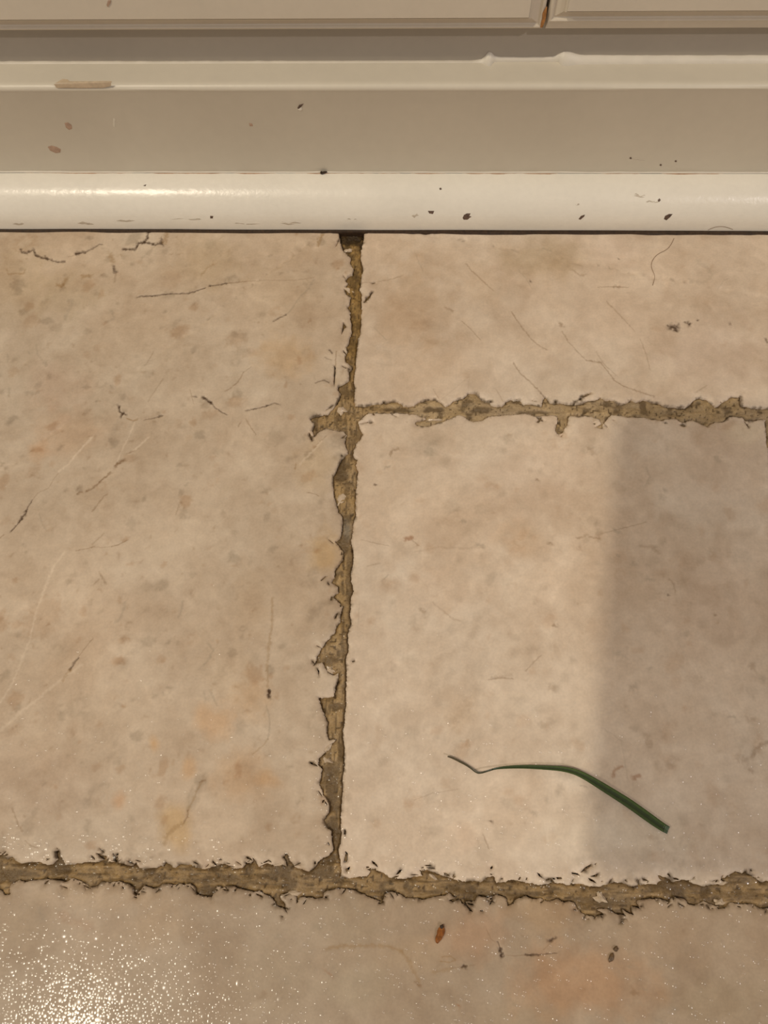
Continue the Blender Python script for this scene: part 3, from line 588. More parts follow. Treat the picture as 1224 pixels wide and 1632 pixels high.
def build_tile(key, poly, parent, step, lift=0.0, fine=None):
    holes = [prep(np.array(fl_pts(p + p[:1])), 0.0006)[:-1] for p in PITS.get(key, [])]
    x0, y0 = poly.min(0)
    x1, y1 = poly.max(0)
    gx, gy = np.meshgrid(np.arange(x0, x1, step), np.arange(y0, y1, step))
    G = np.stack([gx.ravel(), gy.ravel()], 1) + rng.uniform(-.28, .28, (gx.size, 2)) * step
    U, V = px_of(G[:, 0], G[:, 1])
    vis = (U > -30) & (U < 1254) & (V > 330) & (V < 1662)
    G = G[vis | (rng.random(len(G)) < (1.0 if key == 'far' else .10))]
    G = np.concatenate([G, crack_points(key)])
    keep = inside(G[:, 0], G[:, 1], poly)
    for h in holes:
        keep &= ~inside(G[:, 0], G[:, 1], h)
    G = G[keep]
    loops = [poly] + holes
    pts, edges, o = [], [], 0
    for lp in loops:
        n = len(lp)
        pts.append(lp)
        edges += [(o + i, o + (i + 1) % n) for i in range(n)]
        o += n
    nb = o
    # second ring a little inside the edge, for the worn bevel
    ed_d = np.full(len(G), 1.0)
    box = np.ones(len(G), bool)
    for lp in loops:
        d, _ = seg_dist(G[:, 0], G[:, 1], lp[::2] if len(lp) > 300 else lp, True)
        ed_d = np.minimum(ed_d, d)
    G = G[ed_d > .00035]
    allp = np.concatenate(pts + [G])
    vo, eo, fo, ov, oe, of = delaunay_2d_cdt([Vector(p) for p in allp], edges, [], 0, 1e-7)
    V2 = np.array([(v.x, v.y) for v in vo])
    F = np.array([f for f in fo if len(f) == 3])
    c = V2[F].mean(1)
    k = inside(c[:, 0], c[:, 1], poly)
    for h in holes:
        k &= ~inside(c[:, 0], c[:, 1], h)
    F = F[k]
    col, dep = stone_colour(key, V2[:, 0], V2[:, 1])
    bd = np.zeros(len(V2), bool)
    for i, src in enumerate(ov):
        if any(s < nb for s in src):
            bd[i] = True
    ed = np.full(len(V2), 1.0)
    for lp in loops:
        d, _ = seg_dist(V2[:, 0], V2[:, 1], lp[::2] if len(lp) > 300 else lp, True)
        ed = np.minimum(ed, d)
    wear = fbm(V2[:, 0], V2[:, 1], .005, 77, 3)
    z = lift + (fbm(V2[:, 0], V2[:, 1], .03, 5, 2) - .5) * .0004
    reach = .0010 + .0026 * np.clip((wear - .45) * 3, 0, 1)
    drop = np.clip(1 - ed / reach, 0, 1) ** 1.6 * (.0003 + .0011 * np.clip((wear - .4) * 2.5, 0, 1))
    z = z - drop - dep * .0004
    # broken stone is a touch paler, with grime worked into the very lip
    e = np.clip(1 - ed / .0022, 0, 1) * np.clip((wear - .4) * 3, 0, 1)
    col = col * (1 + .10 * e[:, None])
    gr = np.clip(1 - ed / .0007, 0, 1) * np.clip((fbm(V2[:, 0], V2[:, 1], .003, 91, 3) - .52) * 6, 0, 1)
    col = col * (1 - .75 * gr[:, None]) + np.array((.07, .04, .014)) * (.75 * gr[:, None])
    verts = [np.column_stack([V2, z])]
    faces = F.tolist()
    cols = [col]
    # side walls on every boundary edge
    cnt = {}
    for f in F:
        for a, b_ in ((f[0], f[1]), (f[1], f[2]), (f[2], f[0])):
            cnt[(a, b_)] = 1
    bedges = [(a, b_) for (a, b_) in cnt if (b_, a) not in cnt]
    bv = sorted({v for e_ in bedges for v in e_})
    idx = {v: len(V2) + i for i, v in enumerate(bv)}
    B = V2[bv]
    low = np.column_stack([B + rng.normal(0, .00022, B.shape), np.full(len(B), lift - THICK)])
    verts.append(low)
    cols.append(col[bv] * .45 + np.array((.16, .10, .045)) * .55)
    for a, b_ in bedges:
        faces.append([a, idx[a], idx[b_], b_])
    return mesh('tile', np.concatenate(verts), faces, M_TILE, parent, True, np.concatenate(cols))


# ------------------------------------------------------------------ the floor: bed, grout, tiles
fv = [(-.40, -.30, -.012), (.50, -.30, -.012), (.50, .3385, -.012), (-.40, .3385, -.012)]
fv += [(x, y, -.0075) for x, y, _ in fv]
floor = mesh('floor', fv, [(3, 2, 1, 0), (4, 5, 6, 7), (0, 1, 5, 4), (1, 2, 6, 5), (2, 3, 7, 6), (3, 0, 4, 7)], M_BASE)
tag(floor, 'floor of worn beige stone tiles with chipped edges and brown grout', kind='structure')
TILES = [('left', left_poly, .0010, .0002), ('topright', tr_poly, .0011, .0), ('midright', mr_poly, .0011, -.0001), ('bottom', bt_poly, .0012, .0), ('far', far_poly, .0018, .0)]
LAB = {'left': 'large tile left of the upright joint, grey spotted with dark cracks', 'topright': 'tile at the moulding with two black spots', 'midright': 'pale square tile under the grass blade', 'bottom': 'darker wet tile across the front'}
for key, poly, st, lift in TILES:
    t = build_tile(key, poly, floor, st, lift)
    if key in LAB:
        t['label'] = LAB[key]


def build_grout(parent):
    st = .00055
    xs, ys = np.arange(-.33, .40, st), np.arange(-.05, .3125, st)
    gx, gy = np.meshgrid(xs, ys)
    X, Y = gx.ravel(), gy.ravel()
    cl = [[at_floor(560, 360), at_floor(568, 560), at_floor(552, 660), at_floor(545, 1000), at_floor(535, 1400)],
          [at_floor(490, 668), at_floor(800, 652), at_floor(1300, 656), (.42, at_floor(1300, 656)[1])], [(-.35, at_floor(-120, 1380)[1]), at_floor(-120, 1386), at_floor(540, 1402), at_floor(900, 1418), at_floor(1400, 1424), (.42, at_floor(1400, 1424)[1])],
          [tuple(p + np.array([-.0034, 0])) for p in fe[::40]] + [tuple(fe[-1])]]
    near = np.zeros(len(X), bool)
    for L, w in zip(cl, (.0145, .0125, .0140, .008)):
        d, _ = seg_dist(X, Y, np.array(L))
        near |= d < w
    ed = np.full(len(X), .02)
    ins = np.zeros(len(X), bool)
    idx = np.where(near)[0]
    x, y = X[idx], Y[idx]
    e = np.full(len(x), .02)
    inn = np.zeros(len(x), bool)
    rightd = np.full(len(x), .02)
    pitm = np.zeros(len(x), bool)
    for key, poly, _, _ in TILES:
        lo, hi = poly.min(0), poly.max(0)
        d, _ = seg_dist(x, y, poly[::2] if len(poly) > 300 else poly, True)
        q = inside(x, y, poly)
        for p in PITS.get(key, []):
            hp = np.array(fl_pts(p))
            hin = inside(x, y, hp)
            q &= ~hin
            pitm |= hin
            dd, _ = seg_dist(x, y, hp, True)
            d = np.where(hin, np.minimum(dd, .0004), d)
        inn |= q
        e = np.minimum(e, d)
        if key in ('midright', 'topright'):
            rightd = np.minimum(rightd, d)
    s = np.where(inn, -e, e)
    keep = s > -.0022
    num = np.full(len(X), -1)
    num[idx[keep]] = np.arange(keep.sum())
    x, y, s, rd, pitm = x[keep], y[keep], s[keep], rightd[keep], pitm[keep]
    U, V = px_of(x, y)
    along = np.where(U < 590, fbm(x * 6, y * 1.2, .012, 3), fbm(x * 1.2, y * 6, .012, 3))
    along = np.where(V > 1330, fbm(x * 1.2, y * 7, .012, 4), along)
    lump = fbm(x, y, .006, 15, 4)
    z = -.0011 + (lump - .5) * .0018 + (along - .5) * .0014
    z -= np.clip(1 - s / .0011, 0, 1) * (-.0002 + .0016 * fbm(x, y, .004, 29))
    z = np.where(s < 0, np.minimum(z, -.0022), z)
    z = np.minimum(z, -.00045)
    base = np.array((.345, .235, .112))
    warm = fbm(x, y, .012, 61, 3)
    col = base[None] * (.74 + .52 * along + .30 * (lump - .5))[:, None]
    col *= 1 + (warm - .5)[:, None] * np.array((.1, .0, -.35))
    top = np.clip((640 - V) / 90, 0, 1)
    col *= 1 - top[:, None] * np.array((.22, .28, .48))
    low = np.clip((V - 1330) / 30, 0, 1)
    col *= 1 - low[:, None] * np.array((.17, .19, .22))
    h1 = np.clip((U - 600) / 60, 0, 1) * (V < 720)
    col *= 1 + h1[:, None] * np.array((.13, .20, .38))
    # grime in the crevice along the tiles, broken up
    gr = np.clip(1.15 - s / (.0005 + .0022 * fbm(x, y, .006, 33, 3) ** 2), 0, 1) * np.clip((fbm(x, y, .0035, 35, 3) - .43) * 5, 0, 1)
    crev = (V > 830) & (V < 1370) & (U < 600)
    gr = np.maximum(gr, np.where(crev, np.clip(1.5 - rd / .0009, 0, 1) * np.clip((V - 830) / 60, 0, 1), 0))
    # darker scooped pockets
    pk = np.clip((fbm(x, y, .0045, 47, 3) - np.where(V > 1330, .50, .56)) * 7, 0, 1) * .65
    jt = fbm(x, y, .003, 83, 3) - .5
    for (bu, bv, ru, rv, st) in ((545, 745, 11, 30, .75), (548, 826, 12, 8, .6), (550, 868, 11, 16, .6), (556, 915, 5, 50, .6), (535, 940, 10, 8, .6), (524, 1050, 12, 12, .6), (551, 1060, 4, 60, .5), (528, 1255, 14, 46, .65), (530, 1325, 12, 28, .7), (20, 1392, 34, 9, .65), (345, 1402, 46, 8, .6), (330, 1422, 16, 10, .6), (430, 1396, 26, 8, .6), (446, 1438, 9, 12, .6), (960, 1438, 46, 12, .55), (940, 1400, 60, 6, .6), (1080, 1412, 60, 8, .5), (1190, 1428, 40, 7, .5), (720, 1422, 50, 8, .4), (800, 1428, 60, 7, .45), (230, 1415, 30, 8, .5), (110, 1398, 40, 6, .3), (636, 652, 28, 4, .7), (690, 652, 18, 5, .75), (765, 652, 17, 6, .7), (855, 656, 34, 3, .6), (545, 690, 8, 16, .5), (572, 700, 5, 20, .4), (548, 622, 14, 9, .6), (563, 620, 4, 16, .7), (556, 440, 10, 12, .4)):
        w = np.clip((1.2 - np.sqrt(((U - bu) / ru) ** 2 + ((V - bv) / rv) ** 2) + jt * 1.3) / .5, 0, 1)
        pk = np.maximum(pk, w * st)
    st_ = np.clip((np.where(V > 1330, fbm(x * 1.0, y * 8, .006, 52, 3), fbm(x * 8, y * 1.0, .006, 53, 3)) - .53) * 8, 0, 1) * .6 * np.where((V > 1330) | (U < 590), 1, .15)
    sp = np.clip((vnoise(x, y, .0011, 71) - .80) * 12, 0, 1) * .85
    k = np.clip(np.maximum.reduce([gr * .9, pk, st_, sp]), 0, .95)
    k = np.where(pitm, .45 + .25 * vnoise(x, y, .0015, 3), k)
    dirt = np.array((.055, .030, .009))
    col = col * (1 - k[:, None]) + dirt * k[:, None]
    # near-black hollow under the moulding, and the grey wet smear in the upright joint
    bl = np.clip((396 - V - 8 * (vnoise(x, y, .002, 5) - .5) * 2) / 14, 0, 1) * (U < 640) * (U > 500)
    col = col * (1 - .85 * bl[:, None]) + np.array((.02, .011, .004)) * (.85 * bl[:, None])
    gs = np.exp(-((U - 553) / 9) ** 2 - ((V - 842) / 16) ** 2)
    col = col * (1 - .8 * gs[:, None]) + np.array((.17, .15, .12)) * (.8 * gs[:, None])
    z = np.where(pitm, np.maximum(z, -.0010), z)
    z = z - .0004 * pk - .0004 * sp - .0012 * bl
    W = len(xs)
    q = num.reshape(gx.shape)
    a, b_, c, d_ = q[:-1, :-1].ravel(), q[:-1, 1:].ravel(), q[1:, 1:].ravel(), q[1:, :-1].ravel()
    ok = (a >= 0) & (b_ >= 0) & (c >= 0) & (d_ >= 0)
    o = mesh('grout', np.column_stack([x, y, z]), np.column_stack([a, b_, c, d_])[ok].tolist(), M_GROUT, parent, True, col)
    return o


build_grout(floor)


def lumpy(name, cx, cy, z, rx, ry, rz, ang, mat, parent, seed, sub=2, rough=.35):
    bm = bmesh.new()
    bmesh.ops.create_icosphere(bm, subdivisions=sub, radius=1)
    
    g = np.random.default_rng(seed)
    off = g.uniform(0, 9, 3)
    for v in bm.verts:
        k = 1 + rough * (float(vnoise(np.array([v.co.x + off[0] + v.co.z * .5]), np.array([v.co.y + off[1]]), .55, seed)[0]) - .5) * 2
        x, y, zz = v.co.x * rx * k, v.co.y * ry * k, v.co.z * rz * k
        v.co = (cx + x * math.cos(ang) - y * math.sin(ang), cy + x * math.sin(ang) + y * math.cos(ang), z + zz)
    me = bpy.data.meshes.new(name)
    bm.to_mesh(me)
    bm.free()
    return link(name, me, mat, parent)


# splinters of stone still bedded in the grout (px x, px y, half length px, half width px, angle)
for i, (u, v, a, b_, an) in enumerate([(557, 461, 9, 4.5, -.5), (545, 797, 9, 8, .9), (556, 397, 6, 3, .1), (545, 652, 8, 6, .6), (541, 588, 7, 5, -.3), (545, 605, 7, 6, .4), (552, 500, 6, 4, .3), (523, 1192, 9, 3.5, .8), (527, 1066, 8, 4, -.7), (521, 1210, 8, 4, -.5), (530, 700, 6, 3, .1), (690, 668, 12, 3.5, .1), (646, 670, 10, 4, .0), (940, 669, 9, 4, .0), (22, 1418, 8, 6, .2), (470, 1424, 9, 4, .2), (958, 1432, 8, 5, -.3), (1148, 1437, 8, 3.5, .1), (444, 1377, 7, 3, .2), (690, 1397, 7, 3, -.4), (1154, 1408, 7, 3, .1), (700, 1436, 9, 4, 0)]):
    x, y = at_floor(u, v)
    s = .26e-3 if v > 1000 else .30e-3
    lumpy('stone_splinter', x, y, -.0012, a * s, b_ * s, .0009, an, M_SHARD, floor, 100 + i, 2, .75)

# dirt packed into the gap under the moulding
n = 160
xs = np.linspace(-.34, .44, n)
yf = [at_floor(*p) for p in ((0, 369.5), (1224, 373.5))]
vv, ff = [], []
for i, x in enumerate(xs):
    t = (x - yf[0][0]) / (yf[1][0] - yf[0][0])
    y = yf[0][1] + t * (yf[1][1] - yf[0][1])
    w = -.0001 + .0013 * float(fbm(np.array([x]), np.array([.5]), .02, 8)[0]) * (1.35 if x > .0 else .8)
    vv += [(x, y - w, .00002), (x, y - w * .4, .0008), (x, y + .006, .0010), (x, y + .006, -.004), (x, y - w, -.004)]
    if i:
        p, q = (i - 1) * 5, i * 5
        ff += [(p + k, q + k, q + (k + 1) % 5, p + (k + 1) % 5) for k in range(5)]
ff += [(4, 3, 2, 1, 0), tuple((n - 1) * 5 + k for k in range(5))]
dirt = mesh('gap_dirt', vv, ff, M_GRIME, floor)
dirt['kind'] = 'stuff'

# ------------------------------------------------------------------ trim: shoe moulding and baseboard
XA, XB = -.40, .50


def extrude_profile(name, prof, mat, parent=None, nx=2, smooth=True, wob=0.0, slope=0.0):
    xs = np.linspace(XA, XB, nx)
    vv, ff, m = [], [], len(prof)
    for i, x in enumerate(xs):
        for j, (y, z) in enumerate(prof):
            dz = (float(fbm(np.array([x * 1.0]), np.array([j * .37]), .03, 12)[0]) - .5) * wob if wob else 0
            vv.append((x, y + slope * x + dz, z + dz * .6))
        if i:
            p, q = (i - 1) * m, i * m
            ff += [(p + k, p + (k + 1) % m, q + (k + 1) % m, q + k) for k in range(m)]
    ff += [tuple(range(m - 1, -1, -1)), tuple((nx - 1) * m + k for k in range(m))]
    o = mesh(name, vv, ff, mat, parent)
    if smooth:
        me = o.data
        me.polygons.foreach_set('use_smooth', [True] * len(me.polygons))
        me.set_sharp_from_angle(angle=math.radians(38))
    return o


YS, YB, YF = .3043, .3240, .3406            # shoe front, baseboard face, cabinet frame face
R1, RH = .0195, .0222
prof = [(YB, .0011), (YB, RH)] + [(YB - R1 * math.sin(a), .0035 + (RH - .0035) * math.cos(a)) for a in np.linspace(.04, math.pi / 2, 16)] + [(YS + .0001, .0011)]
shoe = extrude_profile('trim_1', prof, M_SHOE, nx=60, wob=.0003)
tag(shoe, 'rounded cream shoe moulding along the floor with scuffed paint chips', kind='structure')
TZ = .0735
bprof = [(YF, .0012), (YF, TZ), (YB + .0032, TZ), (YB + .0012, TZ + .0001), (YB + .0002, TZ - .0005), (YB - .0004, TZ - .0015), (YB - .0003, TZ - .0026), (YB, TZ - .0031), (YB, .0012)]
board = extrude_profile('baseboard_back', bprof, M_PAINT, nx=40, wob=.0002)
tag(board, 'flat cream baseboard with a rounded top edge below the cabinet', kind='structure')

# paint skin along the top of the shoe, caulked to the board
n = 240
xs = np.linspace(XA, XB, n)
vv, ff = [], []
for i, x in enumerate(xs):
    h = .0003 + .0009 * float(fbm(np.array([x]), np.array([.2]), .016, 61)[0]) ** 1.5
    vv += [(x, YB + .0002, RH - .0004), (x, YB - .0007, RH - .0002), (x, YB - .0004, RH + h * .5), (x, YB + .0002, RH + h)]
    if i:
        p, q = (i - 1) * 4, i * 4
        ff += [(p + k, p + (k + 1) % 4, q + (k + 1) % 4, q + k) for k in range(4)]
mesh('caulk_line', vv, ff, M_CAULK, board, True)
n = 420
xs = np.linspace(-.30, .30, n)
vv, ff = [], []
for i, x in enumerate(xs):
    g = float(fbm(np.array([x]), np.array([.9]), .012, 67)[0])
    y = YB - .00085
    w = .00035 * max(0, g - .40) * 5
    w = min(w, .0006)
    vv += [(x, y - w, RH - .00012), (x, y - w * .5, RH + .00012 + w * .1), (x, y + w * .2, RH + .0001), (x, y + w * .2, RH - .0006)]
    if i:
        p, q = (i - 1) * 4, i * 4
        ff += [(p + k, p + (k + 1) % 4, q + (k + 1) % 4, q + k) for k in range(4)]
tag(mesh('seam_dirt', vv, ff, M_BARE, shoe, False), kind='stuff')

# caulk between the board top and the cabinet frame, lumpy where it was torn
CK = [(-900, 99.5), (0, 97), (300, 96.7), (600, 96.2), (700, 96), (750, 95.5), (766, 94), (774, 88), (778, 82), (781, 80.5), (785, 85), (789, 89), (800, 90.2), (830, 90.5), (868, 90.5), (882, 89), (890, 86), (896, 82), (899, 81), (910, 82.5), (920, 85.5), (930, 87.3), (1000, 87.6), (1100, 87.8), (1224, 87.6), (2700, 83.5)]
CKx = np.array([at_wall(u, v, YF)[0] for u, v in CK])
CKz = np.array([at_wall(u, v, YF)[1] for u, v in CK])
n = 700
xs = np.linspace(CKx[0], CKx[-1], n)
hz = np.interp(xs, CKx, CKz) + (fbm(xs, xs * 0, .004, 3) - .5) * .0004
vv, ff = [], []
for i, (x, z) in enumerate(zip(xs, hz)):
    z = max(z, TZ + .0003)
    h = z - TZ
    torn = 1.0 if CKx[10] < x < CKx[17] else 0.0
    w = .0012 + h * .55 * (1 - torn)
    vv += [(x, YF + .0005, z), (x, YF - .0006, z - .0002), (x, YF - .0006 - w * .35, TZ + h * .45), (x, YF - w, TZ + .0001), (x, YF - w, TZ - .0006), (x, YF + .0005, TZ - .0006)]
    if i:
        p, q = (i - 1) * 6, i * 6
        ff += [(p + k, p + (k + 1) % 6, q + (k + 1) % 6, q + k) for k in range(6)]
tag(mesh('caulk_bead', vv, ff, M_CAULK, board, True), 'torn bead of cream caulk with two raised tips')


def flake(name, pts, place, mat, parent, th=.00025, inner=.75):
    """a thin irregular chip: outline on a surface, slightly domed; place(u, v) gives point and outward normal"""
    vv = []
    n = len(pts)
    c = np.mean(pts, 0)
    for k, o in ((1.0, -.1), (1.0, .5), (inner, 1.0)):
        for p in pts:
            q = c + (np.array(p) - c) * k
            P, N = place(*q)
            vv.append(P + N * th * o)
    ff = []
    for r in range(2):
        for i in range(n):
            j = (i + 1) % n
            ff.append((r * n + i, r * n + j, (r + 1) * n + j, (r + 1) * n + i))
    ff.append(tuple(2 * n + i for i in range(n)))
    return mesh(name, vv, ff, mat, parent)


def on_board(u, v):
    x, z = at_wall(u, v, YB)
    return np.array([x, YB, z]), np.array([0, -1.0, 0])


def on_shoe(u, v):
    q = ray(u, v)
    o = np.array([0, 0, H])
    yc, zc = YB, .0035
    best = None
    for t in np.linspace(.1 / 1, .6, 4000):
        p = o + q * t
        e = ((p[1] - yc) / R1) ** 2 + ((p[2] - zc) / (RH - .0035)) ** 2
        if e < 1 or p[1] > yc:
            best = p
            break
    nn = np.array([0, (best[1] - yc) / R1 ** 2, (best[2] - zc) / (RH - .0035) ** 2])
    return best, nn / np.linalg.norm(nn)


def on_top(u, v):
    x, y = at_floor(u, v, TZ)
    return np.array([x, y, TZ + .00002]), np.array([0, 0, 1.0])


M_SPOT = flat_mat('tan_primer', (0.40, 0.27, 0.19), ((600, .85, 1.12, 2.0),), None, .6)
M_TAN = flat_mat('bare_tan_patch', (0.53, 0.42, 0.29), ((500, .9, 1.1, 2.0),), None, .6)
for lab, pts in ((None, [(76, 234), (82, 232), (90, 234), (97, 238), (96, 243), (89, 244), (80, 240)]), (None, [(103, 196), (108, 195), (114, 199), (115, 205), (110, 207), (105, 203)]), (None, [(397, 196), (402, 197), (403, 201), (398, 201)]), (None, [(180, 188), (184, 190), (184, 203), (180, 202)])):
    flake('paint_chip', pts, on_board, M_SPOT if pts[0][0] != 180 else M_PAINT, board, .00018)
M_NICK = flat_mat('dark_nick', (0.10, 0.06, 0.04), ((900, .6, 1.4, 2.0),), None, .6)
flake('nick', [(474, 172), (477, 167), (484, 165), (481, 169), (476, 174)], on_board, M_NICK, board, .0003)
flake('nick', [(475, 174), (480, 170), (482, 174), (478, 176)], on_board, M_CAULK, board, .0005)
flake('bare_patch', [(86, 134), (100, 133), (140, 131.5), (177, 131), (177, 137), (165, 140), (130, 140.5), (90, 140)], lambda u, v: (lambda x, z: (np.array([x, YB - .00045, z]), np.array([0, -1., .3])))(*at_wall(u, v, YB - .00045)), M_TAN, board, .0002)
flake('bare_patch', [(100, 126), (104, 130), (140, 130), (178, 129.5), (178, 132), (140, 132), (88, 133)], on_top, M_TAN, board, .0002)
for pts in ([(737, 347), (739, 342), (744, 340), (750, 340), (748, 344), (752, 345), (745, 350), (739, 350)], [(922, 349), (926, 344), (932, 342), (931, 345), (925, 350)], [(1058, 349), (1060, 344), (1066, 341), (1072, 341), (1068, 346), (1062, 351)], [(1048, 319), (1051, 316), (1053, 319), (1050, 322)], [(335, 344), (340, 344), (339, 348), (335, 348)], [(700, 300), (703, 299), (704, 302), (701, 303)], [(682, 336), (692, 336), (690, 341), (684, 340)], [(228, 296), (233, 294), (232, 297)]):
    flake('paint_chip', pts, on_shoe, M_NICK, shoe, .00022, .6)
M_SMUDGE = flat_mat('scuff', (0.50, 0.44, 0.35), ((700, .85, 1.1, 2.0),), None, .5)
for (u, v, L, w) in ((140, 356, 34, 3), (200, 352, 30, 2), (300, 350, 60, 2), (460, 356, 40, 2.5), (560, 350, 26, 3), (660, 344, 20, 4), (1020, 312, 26, 4), (1040, 322, 22, 3), (920, 326, 8, 2), (390, 357, 50, 2), (30, 357, 20, 2)):
    flake('scuff', [(u - L / 2, v), (u - L / 4, v - w), (u, v - w * .3), (u + L / 4, v - w), (u + L / 2, v - w * .2), (u + L / 4, v + w * .6), (u, v + w)], on_shoe, M_SMUDGE, shoe, .00005, .5)
for (u, v) in ((1053, 263), (1077, 257), (1005, 252)):
    flake('nick', [(u - 2, v), (u, v - 2), (u + 2, v), (u, v + 1.5)], on_board, M_NICK, board, .0002)
flake('scratch', [(1002, 252), (1010, 252.5), (1028, 256), (1012, 254)], on_board, M_SMUDGE, board, .0001)

# ------------------------------------------------------------------ the cabinet
cab = empty('base_cabinet', (0.05, YF + .28, .0735))
tag(cab, 'cream painted cabinet with two panelled doors above the baseboard', 'cabinet')


def box(name, x0, x1, y0, y1, z0, z1, mat, parent, bev=.0006):
    bm = bmesh.new()
    bmesh.ops.create_cube(bm, size=1)
    for v in bm.verts:
        v.co = ((x0 + x1) / 2 + v.co.x * (x1 - x0), (y0 + y1) / 2 + v.co.y * (y1 - y0), (z0 + z1) / 2 + v.co.z * (z1 - z0))
    bmesh.ops.bevel(bm, geom=bm.edges[:], offset=bev, segments=2, affect='EDGES', profile=.5)
    me = bpy.data.meshes.new(name)
    bm.to_mesh(me)
    bm.free()
    o = link(name, me, mat, parent)
    o.matrix_parent_inverse = parent.matrix_world.inverted()
    return o


bpy.context.view_layer.update()
gxm = at_wall(872, 20, YF - .008)[0]
CX0, CX1, CZ1 = gxm - .48, gxm + .40, .74
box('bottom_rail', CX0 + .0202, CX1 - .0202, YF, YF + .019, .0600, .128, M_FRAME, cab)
box('top_rail', CX0 + .0402, CX1 - .0402, YF, YF + .019, CZ1 - .05, CZ1 - .0002, M_DOOR, cab)
box('stile', CX0 + .0204, CX0 + .04, YF, YF + .019, .1282, CZ1 - .0002, M_DOOR, cab)
box('stile', CX1 - .04, CX1 - .0204, YF, YF + .019, .1282, CZ1 - .0002, M_DOOR, cab)
box('stile', gxm - .02, gxm + .02, YF, YF + .019, .1282, CZ1 - .0502, M_DOOR, cab)
box('side_panel', CX0, CX0 + .02, YF, YF + .54, .0738, CZ1, M_DOOR, cab)
box('side_panel', CX1 - .02, CX1, YF, YF + .54, .0738, CZ1, M_DOOR, cab)
box('back_panel', CX0 + .0202, CX1 - .0202, YF + .528, YF + .54, .0738, CZ1, M_DOOR, cab)


def door(x0, x1, z0, z1, under=0.0):
    """raised door built from nested rectangular loops (inset, forward depth)"""
    steps = [(0, 0), (0, .0060), (.0005, .0073), (.0013, .0078), (.0018, .0076), (.0020, .0069), (.0026, .0067), (.0060, .0086), (.0064, .0087), (.0066, .0098), (.0072, .0104)]
    yb = YF - .0006
    vv, ff = [], []
    for ins, d in steps:
        zb = z0 + ins - (under if d < .0073 and ins == 0 else 0)
        vv += [(x0 + ins, yb - d, zb), (x1 - ins, yb - d, zb), (x1 - ins, yb - d, z1 - ins), (x0 + ins, yb - d, z1 - ins)]
    for r in range(len(steps) - 1):
        for i in range(4):
            j = (i + 1) % 4
            ff.append((r * 4 + i, r * 4 + j, (r + 1) * 4 + j, (r + 1) * 4 + i))
    k = (len(steps) - 1) * 4
    ff += [(3, 2, 1, 0)]
    o = mesh('door', vv, ff, M_DOOR, cab)
    o.matrix_parent_inverse = cab.matrix_world.inverted()
    vp = [(x0 + .0072, yb - .0103, z0 + .0072), (x1 - .0072, yb - .0103, z0 + .0072), (x1 - .0072, yb - .0103, z1 - .0072), (x0 + .0072, yb - .0103, z1 - .0072)]
    vp = vp + [(a + (.0004 if a < (x0 + x1) / 2 else -.0004), b_ - .0003, c + (.0004 if c < (z0 + z1) / 2 else -.0004)) for a, b_, c in vp]
    p = mesh('door_panel', vp, [(4, 5, 6, 7), (0, 1, 5, 4), (1, 2, 6, 5), (2, 3, 7, 6), (3, 0, 4, 7)], M_DOOR, o)
    return o


zl = at_wall(600, 45.2, YF - .0078)[1] - .0006
zr = at_wall(1050, 34.0, YF - .0078)[1] - .0006
xl_e = at_wall(862.5, 42, YF - .0078)[0] + .0008
xr_e = at_wall(875.0, 32, YF - .0078)[0] - .0008
d1 = door(CX0 + .005, xl_e, zl, CZ1 - .01)
d2 = door(xr_e, CX1 - .005, zr, CZ1 - .01, zr - at_wall(1050, 44.5, YF - .0066)[1])

yd = YF - .0006 - .0078


def on_door(u, v):
    x, z = at_wall(u, v, yd)
    return np.array([x, yd, z]), np.array([.35, -.93, 0])


flake('exposed_wood', [(861, 43.5), (862, 36), (864.5, 30), (864.5, 21), (868, 15), (871.5, 10), (871, 18), (869.5, 28), (867, 36), (864.5, 43)], on_door, M_OAK, d1, .0007, .7)['label'] = 'orange bare wood where the corner paint has chipped off'
flake('exposed_wood', [(170, 8), (172, 1), (177, 0), (176, 5), (172, 11)], lambda u, v: (lambda x, z: (np.array([x, YF - .0113, z]), np.array([0, -1., 0])))(*at_wall(u, v, YF - .0113)), M_SPOT, d1, .0002)

# ------------------------------------------------------------------ things lying about
# blade of grass: a folded strip with a keel, thick butt, dry curled tip
GB = [(713, 1206, 2.6), (722, 1209, 3.2), (732, 1214, 3.6), (742, 1219, 3.4), (750, 1224, 3.4), (757, 1230, 3.6), (762, 1232.5, 3.4), (768, 1232, 2.8), (776, 1229.5, 2.6), (784, 1226.8, 2.8), (792, 1224.8, 3.2), (806, 1223.4, 4.2), (824, 1222.6, 5.2), (844, 1222.8, 6.0), (866, 1224, 6.8), (888, 1225.4, 7.8), (902, 1227.5, 8.8), (916, 1231.4, 9.8), (930, 1238, 11), (946, 1247, 12.2), (962, 1256.6, 13.2), (980, 1267.5, 14), (1000, 1280, 14.6), (1020, 1294, 14.8), (1040, 1308.4, 14.6), (1054, 1318, 13.6), (1064, 1323.4, 12.4)]
GP = np.array([(*at_floor(u, v), 0) for u, v, w in GB])
GW = np.array([w / 4.15e3 for u, v, w in GB]) / 2
tt = np.arange(len(GP))
ti = np.linspace(0, len(GP) - 1, 130)
